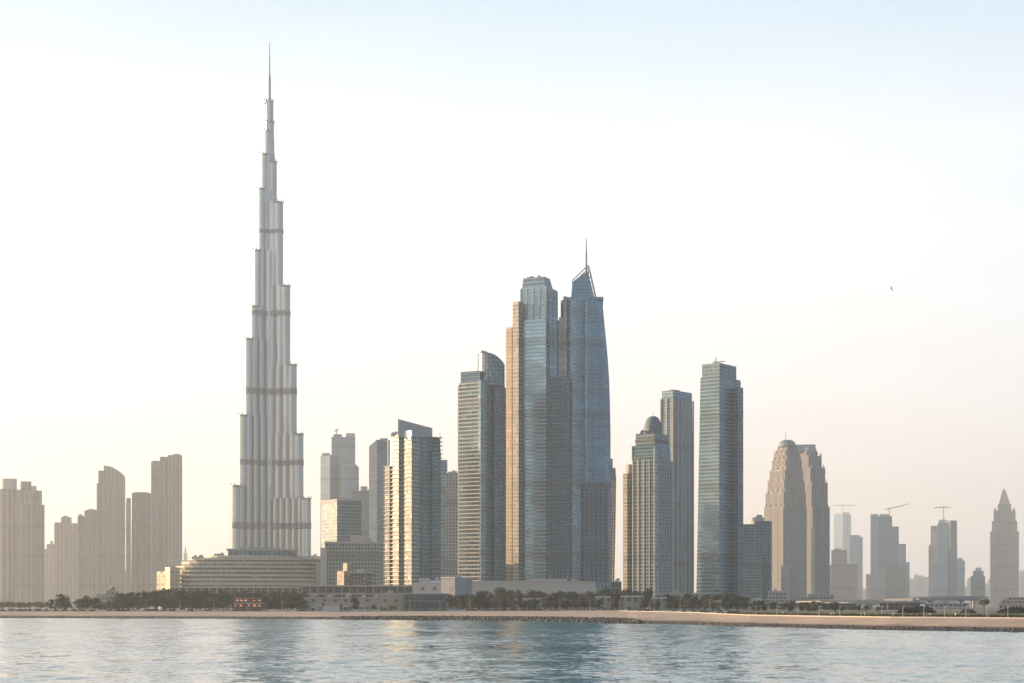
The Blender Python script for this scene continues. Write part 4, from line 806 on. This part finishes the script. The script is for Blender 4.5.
# viaducts
def viaduct(label, pts, wd=10, dd=1.7, pier=38):
    ro = empty('road_viaduct', (pts[0][0], pts[0][1], 0), label=label, cat='bridge', group='elevated road viaducts at the right')
    o = Vector((pts[0][0], pts[0][1], 0)); P = [Vector(p) - o for p in pts]; dk, pr, pi = MB(), MB(), MB()
    for a, b_ in zip(P, P[1:]):
        e = Vector((b_.x - a.x, b_.y - a.y, 0)); L = e.length; e /= L; nn = Vector((-e.y, e.x, 0)) * wd / 2
        def seg(mbx, off0, off1, z0, z1):
            A = [a + nn * off0, b_ + nn * off0, b_ + nn * off1, a + nn * off1]
            lo = [(v.x, v.y, v.z + z0) for v in A]; hi = [(v.x, v.y, v.z + z1) for v in A]
            mbx.face(hi); mbx.face(list(reversed(lo)))
            for i in range(4): j = (i + 1) % 4; mbx.face([lo[i], lo[j], hi[j], hi[i]])
        seg(dk, -1, 1, -dd, 0); seg(pr, -1.04, -1, -.2, 1.0); seg(pr, 1, 1.04, -.2, 1.0)
        n = max(1, int(L / pier))
        for i in range(n):
            c = a + (b_ - a) * ((i + .5) / n); pi = MB(); pi.box(c.x - 1.1, c.x + 1.1, c.y - 1.6, c.y + 1.6, GZ - .3, c.z - dd - 1); pi.box(c.x - 3.4, c.x + 3.4, c.y - 1.7, c.y + 1.7, c.z - dd - 1, c.z - dd - .02); pi.build('pier', [plain('deck_concrete', (.34, .33, .32), .8)], ro)
    dk.build('deck', [plain('deck_concrete', (.34, .33, .32), .8)], ro); pr.build('parapet', [concrete], ro)
def vp(px, y, d): return ((px - 512) / F * d, d, CAMH + (HY - y) / F * d)
viaduct('long pale viaduct sweeping behind the bushes toward the two-tone crane tower', [vp(800, 602.2, 1700), vp(840, 601.3, 1650), vp(880, 600.3, 1600), vp(915, 599.2, 1580), vp(945, 598.6, 1600), vp(975, 598.8, 1650)])
viaduct('upper short viaduct span just above the long pale one', [vp(905, 598.4, 1900), vp(930, 597.4, 1880), vp(962, 597, 1900), vp(985, 597.4, 1950)], 8, 1.4)
viaduct('lower dark ramp left of the domed bush, under the long viaduct', [vp(742, 604.3, 1350), vp(800, 603.6, 1350), vp(850, 603.0, 1330), vp(890, 602.2, 1330), vp(921, 602.6, 1380)], 8, 1.4, 30)
for a, b_, y, lab in ((888.5, 919.5, 602.4, 'long dark shed beneath the viaduct at right'), (880, 887, 602.9, 'short dark shed left of the long one beneath the viaduct'), (826, 856, 603.4, 'dark flat shed below the first crane tower')):
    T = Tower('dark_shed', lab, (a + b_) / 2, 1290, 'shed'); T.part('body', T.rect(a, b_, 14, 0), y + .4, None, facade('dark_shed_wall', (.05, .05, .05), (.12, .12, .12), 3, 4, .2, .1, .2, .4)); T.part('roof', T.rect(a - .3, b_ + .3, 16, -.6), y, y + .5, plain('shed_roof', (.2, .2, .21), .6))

# ------------------------------------------------------------------ trees and shrubs
def leafm(name, c):
    m, t, b = newmat(name); oi = t.nodes.new('ShaderNodeObjectInfo'); g = t.nodes.new('ShaderNodeNewGeometry')
    f = math_(t, 'ADD', math_(t, 'MULTIPLY', g.outputs['Random Per Island'], .6), math_(t, 'MULTIPLY', oi.outputs['Random'], .4))
    t.links.new(mixc(t, f, tuple(x * .55 for x in c), tuple(x * 1.5 for x in c)), b.inputs['Base Color']); b.inputs['Roughness'].default_value = .7; return m
leafA = leafm('evergreen_leaves', (.02, .034, .019)); leafB = leafm('olive_leaves', (.075, .075, .035)); leafC = leafm('rusty_leaves', (.3, .16, .06)); bark = plain('bark', (.12, .09, .07), .9)
rnd = random.Random(3)
def leaf(mb, c, s):
    n = Vector((rnd.gauss(0, 1), rnd.gauss(0, 1), rnd.gauss(.3, 1))).normalized(); u = n.orthogonal().normalized(); v = n.cross(u); a = rnd.uniform(0, 6.28)
    u, v = u * math.cos(a) + v * math.sin(a), v * math.cos(a) - u * math.sin(a)
    mb.face([c - u * s, c + v * s * .55, c + u * s, c - v * s * .55])
def crown_mb(kind, seed):
    """crown about 1 unit wide-radius, from z=0.28 to z=1"""
    mb = MB(); rnd.seed(seed); cl = []
    for i in range(20):
        a = rnd.uniform(0, 6.28); r = rnd.uniform(0, .36 if kind != 'cone' else .2); z = rnd.uniform(.24, .86); r *= min(1, 1.6 - 1.3 * z)
        if kind == 'cone': r *= 1.2 - z
        cl.append((Vector((r * math.cos(a), r * math.sin(a), z)), rnd.uniform(.11, .2)))
    if kind == 'flat': cl = [(Vector((c.x * 1.3, c.y * 1.3, .66 + (c.z - .6) * .35)), r) for c, r in cl]
    for c, r in cl:
        for j in range(70):
            d = Vector((rnd.gauss(0, 1), rnd.gauss(0, 1), rnd.gauss(0, 1))).normalized() * r * rnd.uniform(.55, 1.1); d.z *= .8
            leaf(mb, c + d, rnd.uniform(.022, .05))
    return mb, cl
def trunk_mb(cl, seed):
    mb = MB(); rnd.seed(seed); top = Vector((0, 0, .5)); mb.bar((0, 0, -.02), (0, 0, .3), .028, .02, 6); mb.bar((0, 0, .3), top, .02, .012, 6)
    for c, r in cl[:7]: mb.bar((0, 0, rnd.uniform(.24, .4)), c, .012, .004, 4)
    return mb
protos = []
def tree_proto(kind, mat, seed):
    c, cl = crown_mb(kind, seed); r = empty('tree', (0, 0, 0)); c.build('crown', mat, r); trunk_mb(cl, seed).build('trunk', bark, r); return r
kinds = [('round', leafA), ('round', leafA), ('flat', leafA), ('round', leafB), ('cone', leafB), ('round', leafA), ('flat', leafB)]
protos = [tree_proto(k, m_, 10 + i) for i, (k, m_) in enumerate(kinds)]; used = [False] * len(protos)
def zone(px):
    return ('tree in the dark clump below the left towers' if px < 125 else 'tree in the dark belt in front of the curved mall' if px < 236 else 'tree right of the lit restaurant' if px < 312 else
            'small tree before the sandstone building' if px < 404 else 'tree beside the stained white cube' if px < 480 else 'tree in the row below the long podium' if px < 600 else
            'tree in the clump at the foot of the domed tower' if px < 660 else 'tree below the slender grey and blue glass towers' if px < 748 else 'tree in the low belt below the ribbed twins')
def tree(px, top, d, wf=1., ki=None, label=None, base=None):
    ki = rnd2.choice(range(7)) if ki is None else ki
    if used[ki]: o = copy_tree(protos[ki])
    else: o = protos[ki]; used[ki] = True
    h = (HY - top) / F * d + CAMH - GZ
    o.location = ((px - 512) / F * d, d, GZ); o.scale = (h * wf, h * wf, h); o.rotation_euler.z = rnd2.uniform(0, 6.28)
    kind = kinds[ki]; adj = {'round': 'round-crowned', 'flat': 'flat-crowned', 'cone': 'narrow-crowned'}[kind[0]] + (' dark' if kind[1] is leafA else ' olive')
    if label: tag(o, label, 'tree')
    else: z = zone(px); tag(o, adj + ' ' + z, 'tree', adj + ' ' + z + 's')
rnd2 = random.Random(11)
tree(62, 592.8, 1130, 1.25, 0, 'big round dark tree standing apart at left, biggest of its clump'); tree(86, 594.5, 1120, 1.0, 5, 'second big round tree, just right of the lone one at left')
tree(499, 586.3, 1190, 1.1, 1, 'tall domed tree rising above the row below the podium left end'); tree(728, 590.5, 1250, 1.2, 0, 'dome-shaped tree topping the clump below the blue glass tower')
tree(355, 596.3, 1060, .85, 1, 'dark bushy tree before the middle of the sandstone building'); tree(323, 602, 1055, .6, 4, 'small narrow tree behind the low white kiosk'); tree(341, 603, 1052, .6, 4, 'small narrow tree just right of the low white kiosk')
def belt(p0, p1, n, ty0, ty1, d0, d1, ks=None, wf=(.9, 1.3)):
    for i in range(n):
        px = p0 + (p1 - p0) * (i + rnd2.uniform(.1, .9)) / n
        tree(px, rnd2.uniform(ty0, ty1), rnd2.uniform(d0, d1), rnd2.uniform(*wf), rnd2.choice(ks) if ks else None)
belt(48, 80, 5, 596, 600, 1120, 1180, [0, 1, 5]); belt(76, 96, 4, 597, 600, 1120, 1180, [0, 1, 5]); belt(98, 122, 6, 599, 603, 1100, 1180, [3, 0, 5])
belt(116, 160, 9, 588.5, 593, 1200, 1330, [0, 1, 2, 5]); belt(118, 160, 7, 596, 600, 1120, 1180, [0, 1, 5, 2]); belt(155, 182, 6, 586.5, 590, 1230, 1350, [0, 1, 5])
belt(172, 234, 14, 587.5, 592, 1200, 1360, [0, 1, 2, 5]); belt(160, 236, 14, 594, 599, 1110, 1180, [0, 1, 2, 5, 0]); belt(236, 262, 4, 590, 594, 1200, 1300, [0, 1, 5]); belt(262, 306, 11, 590, 596, 1150, 1300, [0, 1, 2, 5]); belt(264, 304, 8, 598, 602, 1080, 1120, [0, 1, 5, 3])
belt(-6, 50, 13, 600.5, 603.5, 1500, 1750, [0, 1, 5, 3], (1.5, 2.2)); belt(236, 306, 8, 589, 592, 1240, 1330, [0, 1, 5]); belt(440, 600, 15, 588.5, 592.5, 1250, 1340, [0, 1, 5]); belt(370, 402, 4, 604, 607, 1060, 1080, [3, 0]); belt(448, 492, 9, 592, 597, 1130, 1200, [0, 1, 5]); belt(470, 508, 6, 595, 600, 1110, 1150, [0, 3, 5])
belt(505, 600, 18, 589.5, 593.5, 1220, 1330, [0, 1, 2, 5]); belt(506, 600, 14, 594, 600, 1090, 1140, [3, 6, 0, 5], (.8, 1.1)); belt(600, 650, 11, 585.5, 591, 1180, 1280, [0, 1, 5, 2]); belt(612, 700, 14, 592, 598, 1150, 1240, [0, 1, 5, 3]); belt(640, 660, 3, 597, 601, 1100, 1130, [0, 5])
belt(668, 746, 16, 592.5, 597, 1180, 1280, [0, 1, 5, 2]); belt(668, 748, 12, 598, 602, 1060, 1140, [0, 3, 5, 6]); belt(745, 838, 17, 600.2, 602.5, 1150, 1260, [0, 1, 5, 2], (1.2, 1.7)); belt(746, 880, 16, 604.5, 606.5, 900, 1000, [0, 3, 6], (1.2, 1.8))
for o, u in zip(protos, used):
    if not u: bpy.data.objects.remove(o)
# bushes
def bush(px, top, w_px, d, label, cat='bush', mat=leafA, n=1500):
    k = d / F; h = CAMH + (HY - top) * k - GZ; rw = w_px * k / 2; mb = MB(); rnd.seed(int(px))
    for i in range(n):
        a = rnd.uniform(0, math.pi); v = Vector((rnd.gauss(0, 1), rnd.gauss(0, 1), abs(rnd.gauss(0, 1)))).normalized() * rnd.uniform(.75, 1.03) * (1 + .1 * mnoise.noise(Vector((px, i % 7, 0))))
        v *= 1 + .12 * mnoise.noise(v * 3 + Vector((px, 0, 0))); leaf(mb, Vector((v.x * rw, v.y * min(rw, 5), v.z * h)), rnd.uniform(.25, .5))
    o = mb.build('bush', mat); o.location = ((px - 512) * k, d, GZ); tag(o, label, cat); return o
bush(922, 606.3, 26, 860, 'large dome-shaped dark bush on the lawn at right'); bush(908, 608.3, 22, 840, 'lower dark bush overlapping the left of the dome-shaped bush')
bush(1014, 607.2, 34, 800, 'wide dark bush at the right edge below the pink terraces'); bush(968, 609.2, 16, 820, 'small flat bush left of the rusty tree on the lawn', mat=leafB, n=700)
hd = MB(); rnd.seed(5)
for i in range(16000):
    px = rnd.uniform(738, 1080); d = interp(px, 3) + 20 + rnd.gauss(0, 1.3); leaf(hd, Vector((shx(px, d), d, GZ + rnd.uniform(0, 1.1))), rnd.uniform(.15, .3))
tag(hd.build('hedge', leafB), 'low clipped hedge running along the lawn edge above the right beach', 'hedge')
for p0, p1, nm in ((0, 250, 'low dark shrubs bordering the promenade below the left towers'), (400, 740, 'low dark shrubs bordering the promenade below the central towers')):
    hd = MB()
    for i in range(9000): px = rnd.uniform(p0, p1); d = interp(px, 3) + 27 + rnd.gauss(0, 1.2); leaf(hd, Vector((shx(px, d), d, GZ + rnd.uniform(0, 1.5) * (.6 + .5 * math.sin(px * .7)))), rnd.uniform(.2, .4))
    tag(hd.build('hedge', leafA), nm, 'hedge')
# lone half-rusty tree
d = 800; h = 7.6; ro = empty('tree', ((984 - 512) / F * d, d, GZ), label='lone tree with one rusty and one green crown half on the right lawn', cat='tree')
mb = MB(); mb.bar((0, 0, -.1), (0, 0, h * .55), .22, .16, 7)
for x, z in ((-1.4, .75), (-2, .6), (-.8, .9), (1, .8), (1.9, .7)): mb.bar((0, 0, h * .45), (x, 0, h * z), .09, .03, 4)
mb.build('trunk', bark, ro)
rnd.seed(9)
for nm, x0, mt, rr in (('rusty_crown', -1.5, leafC, 1.35), ('green_crown', 1.2, leafA, 1.6)):
    mb = MB()
    for i in range(700):
        v = Vector((rnd.gauss(0, 1), rnd.gauss(0, 1), rnd.gauss(0, 1))).normalized() * rr * rnd.uniform(.4, 1.1); leaf(mb, Vector((x0, 0, h * .72)) + v, rnd.uniform(.12, .24))
    mb.build(nm, mt, ro)

# ------------------------------------------------------------------ lamps, cars, people, birds
def lamp():
    ro = empty('street_lamp', (0, 0, 0)); mb = MB(); mb.bar((0, 0, 0), (0, 0, 6.5), .13, .08, 6); mb.bar((0, 0, 0), (0, 0, .6), .22, .2, 6); mb.build('pole', concrete, ro)
    mb = MB(); mb.bar((0, 0, 6.5), (0, -1.3, 6.9), .06); mb.build('arm', white, ro); mb = MB(); mb.box(-.18, .18, -1.9, -1.2, 6.85, 7.0); mb.build('lamp_head', white, ro); return ro
L0 = lamp(); first = True
for i, px in enumerate(list(range(10, 330, 34)) + list(range(350, 740, 30)) + list(range(756, 1024, 21))):
    o = L0 if first else copy_tree(L0); first = False; dd = interp(px, 3) + (14 if px < 740 else 13); o.location = (shx(px, dd), dd, GZ); o.scale = (1, 1, 1) if px < 740 else (1, 1, .55)
    z = 'below the left towers and mall' if px < 330 else 'below the central towers' if px < 740 else 'on the right lawn edge'
    tag(o, 'slim white lamp post on the promenade ' + z, 'street lamp', 'promenade lamp posts ' + z)
cols = {'white': (.7, .7, .68), 'silver': (.4, .41, .42), 'black': (.03, .03, .03), 'red': (.35, .05, .03), 'beige': (.5, .43, .33)}
def car(c):
    ro = empty('parked_car', (0, 0, 0)); pm = plain('car_paint_' + c, cols[c], .3, .1); gl = plain('car_glass', (.03, .04, .05), .1)
    mb = MB(); mb.loft([(.3, [(-2.2, -.85), (2.2, -.85), (2.2, .85), (-2.2, .85)]), (.62, [(-2.28, -.9), (2.28, -.9), (2.28, .9), (-2.28, .9)]), (.92, [(-2.15, -.84), (2.05, -.84), (2.05, .84), (-2.15, .84)])], True); mb.build('body', [pm, pm], ro)
    mb = MB(); mb.loft([(.93, [(-1.9, -.78), (1.2, -.78), (1.2, .78), (-1.9, .78)]), (1.4, [(-1.4, -.64), (.5, -.64), (.5, .64), (-1.4, .64)])], True); mb.build('cabin', [gl, pm], ro)
    for x in (-1.4, 1.4):
        for y in (-.82, .82): mb = MB(); mb.bar((x, y - .11, .33), (x, y + .11, .33), .33, n=10); mb.build('wheel', plain('tyre', (.02, .02, .02), .9), ro)
    return ro
CP = {c: car(c) for c in cols}; cu = set(); rc = random.Random(4)
cz = [(8, 46, 5, 'at the far left, below the broad tan tower'), (95, 160, 7, 'under the trees below the curved-top tower'), (168, 232, 7, 'in front of the dark tree belt before the mall'), (262, 306, 6, 'right of the lit restaurant'), (345, 400, 4, 'before the sandstone building'), (450, 505, 6, 'near the stained white cube'), (510, 600, 9, 'below the long podium'), (605, 735, 11, 'below the domed and blue glass towers')]
for a, b_, n, z in cz:
    for i in range(n):
        c = rc.choice(['white', 'white', 'white', 'silver', 'black', 'red', 'beige']); px = a + (b_ - a) * (i + rc.uniform(.15, .85)) / n; dd = interp(px, 3) + 23 + rc.choice([0, 9])
        o = copy_tree(CP[c]) if c in cu else CP[c]; cu.add(c); e = .2 if px > 600 else .03
        o.location = (shx(px, dd), dd, GZ + .01); o.rotation_euler.z = rc.choice([0, math.pi]) - e + rc.uniform(-.05, .05)
        tag(o, '%s car parked behind the promenade %s' % (c, z), 'car', '%s cars %s' % (c, z))
for c in cols:
    if c not in cu: [bpy.data.objects.remove(x) for x in list(CP[c].children) + [CP[c]]]
def person_mesh(stride):
    me = bpy.data.meshes.new('person'); bm = bmesh.new(); V = {}
    J = {'pel': (0, 0, .95, .13), 'spn': (0, 0, 1.15, .12), 'chs': (0, 0, 1.36, .14), 'nck': (0, 0, 1.5, .055), 'hd': (0, -.01, 1.6, .09), 'top': (0, 0, 1.72, .085)}
    for s, n in ((-1, 'l'), (1, 'r')):
        f = s * stride; J.update({'hp' + n: (s * .1, 0, .9, .095), 'kn' + n: (s * .1, f * .22 - .03, .5, .06), 'an' + n: (s * .1, f * .38, .08, .04), 'to' + n: (s * .11, f * .38 - .18, .04, .035),
                                  'sh' + n: (s * .19, 0, 1.42, .055), 'el' + n: (s * .25, -f * .1 + .03, 1.14, .042), 'ha' + n: (s * .26, -f * .28 - .05, .9, .035), 'fi' + n: (s * .26, -f * .3 - .07, .8, .02)})
    E = [('pel', 'spn'), ('spn', 'chs'), ('chs', 'nck'), ('nck', 'hd'), ('hd', 'top')] + [(a + n, b + n) for n in 'lr' for a, b in (('hp', 'kn'), ('kn', 'an'), ('an', 'to'), ('sh', 'el'), ('el', 'ha'), ('ha', 'fi'))] + [('pel', 'hpl'), ('pel', 'hpr'), ('chs', 'shl'), ('chs', 'shr')]
    ks = list(J); me.from_pydata([J[k][:3] for k in ks], [(ks.index(a), ks.index(b)) for a, b in E], []); o = bpy.data.objects.new('tmp', me); COL.objects.link(o)
    o.modifiers.new('s', 'SKIN')
    if not me.skin_vertices: 
        with bpy.context.temp_override(object=o, active_object=o): bpy.ops.mesh.customdata_skin_add()
    for i, k in enumerate(ks): me.skin_vertices[0].data[i].radius = (J[k][3],) * 2; me.skin_vertices[0].data[i].use_root = (k == 'pel')
    ss = o.modifiers.new('u', 'SUBSURF'); ss.levels = 1
    ev = o.evaluated_get(bpy.context.evaluated_depsgraph_get()); out = bpy.data.meshes.new_from_object(ev); bpy.data.objects.remove(o); return out
m, t, b = newmat('person_skin_and_clothes'); tc = t.nodes.new('ShaderNodeTexCoord'); sp = t.nodes.new('ShaderNodeSeparateXYZ'); t.links.new(tc.outputs['Object'], sp.inputs[0]); oi = t.nodes.new('ShaderNodeObjectInfo')
shirt = mixc(t, math_(t, 'GREATER_THAN', oi.outputs['Random'], .45), (.7, .7, .68), (.12, .13, .16)); up = mixc(t, math_(t, 'GREATER_THAN', sp.outputs[2], 1.5), shirt, (.3, .19, .13)); up = mixc(t, math_(t, 'GREATER_THAN', sp.outputs[2], 1.66), up, (.02, .015, .01))
t.links.new(mixc(t, math_(t, 'GREATER_THAN', sp.outputs[2], .93), (.07, .07, .09), up), b.inputs['Base Color'])
PM = [person_mesh(s) for s in (.3, .8, -.7)]
for me in PM: me.materials.clear(); me.materials.append(m); me.polygons.foreach_set('use_smooth', [True] * len(me.polygons))
rp = random.Random(8)
for i in range(46):
    px = rp.uniform(4, 1020); dd = interp(px, 3) + rp.uniform(2, 10); o = bpy.data.objects.new('person', PM[i % 3]); COL.objects.link(o); o.location = (shx(px, dd), dd, GZ + .012); o.rotation_euler.z = rp.choice([1.6, -1.6, 3, .2]) + rp.uniform(-.3, .3)
    z = 'below the left towers' if px < 150 else 'below the mall' if px < 320 else 'below the golden tower' if px < 470 else 'below the long podium' if px < 600 else 'below the domed and blue glass towers' if px < 750 else 'beside the right lawn'
    tag(o, 'person walking along the promenade ' + z, 'person', 'people on the promenade ' + z)
def bird(px, y, d, rz, label, tilt):
    k = d / F; ro = empty('bird', ((px - 512) * k, d, CAMH + (HY - y) * k), rz, label=label, cat='bird'); bmt = plain('bird_feathers', (.4, .39, .39), .8)
    mb = MB(); mb.loft([(0, [(.01, 0), (0, .01), (-.01, 0), (0, -.01)]), (.12, [(.05, 0), (0, .05), (-.05, 0), (0, -.05)]), (.3, [(.045, 0), (0, .045), (-.045, 0), (0, -.045)]), (.38, [(.03, 0), (0, .03), (-.03, 0), (0, -.03)]), (.46, [(.004, 0), (0, .004), (-.004, 0), (0, -.004)])], True)
    mb.v = [(z - .22, x, yy) for x, yy, z in mb.v]; mb.build('body', bmt, ro, True)
    for s in (-1, 1):
        mb = MB(); P = [(.08, 0, 0), (.1, s * .28, .12), (.02, s * .55, .07), (-.02, s * .3, .11), (-.09, 0, 0)]; mb.face([(a, b, c + .008) for a, b, c in P]); mb.face([(a, b, c - .008) for a, b, c in reversed(P)])
        for i in range(5): A, B = P[i], P[(i + 1) % 5]; mb.face([(A[0], A[1], A[2] - .008), (B[0], B[1], B[2] - .008), (B[0], B[1], B[2] + .008), (A[0], A[1], A[2] + .008)])
        mb.build('wing', bmt, ro)
    ro.rotation_euler.x = tilt
bird(891.5, 289, 240, .3, 'dark gull banking steeply in the open sky at right', 1.0); bird(474.5, 252.5, 420, 1.2, 'tiny pale gull high in the sky between tallest tower and central pair', .2)

# ------------------------------------------------------------------ haze
mb = MB(); mb.box(-7000, 7000, -700, 17000, -2.5, 900)
hz = mb.build('haze', [bpy.data.materials.new('haze_air')]); tag(hz, kind='stuff', label='thin warm haze hanging over the water and city', cat='haze')
hm = hz.data.materials[0]; hm.use_nodes = True; t = hm.node_tree; t.nodes.clear()
pv = t.nodes.new('ShaderNodeVolumePrincipled'); pv.inputs['Color'].default_value = (.87, .93, .95, 1); pv.inputs['Density'].default_value = HAZE; pv.inputs['Anisotropy'].default_value = .45
ou = t.nodes.new('ShaderNodeOutputMaterial'); t.links.new(pv.outputs[0], ou.inputs['Volume'])
hm.cycles.homogeneous_volume = True
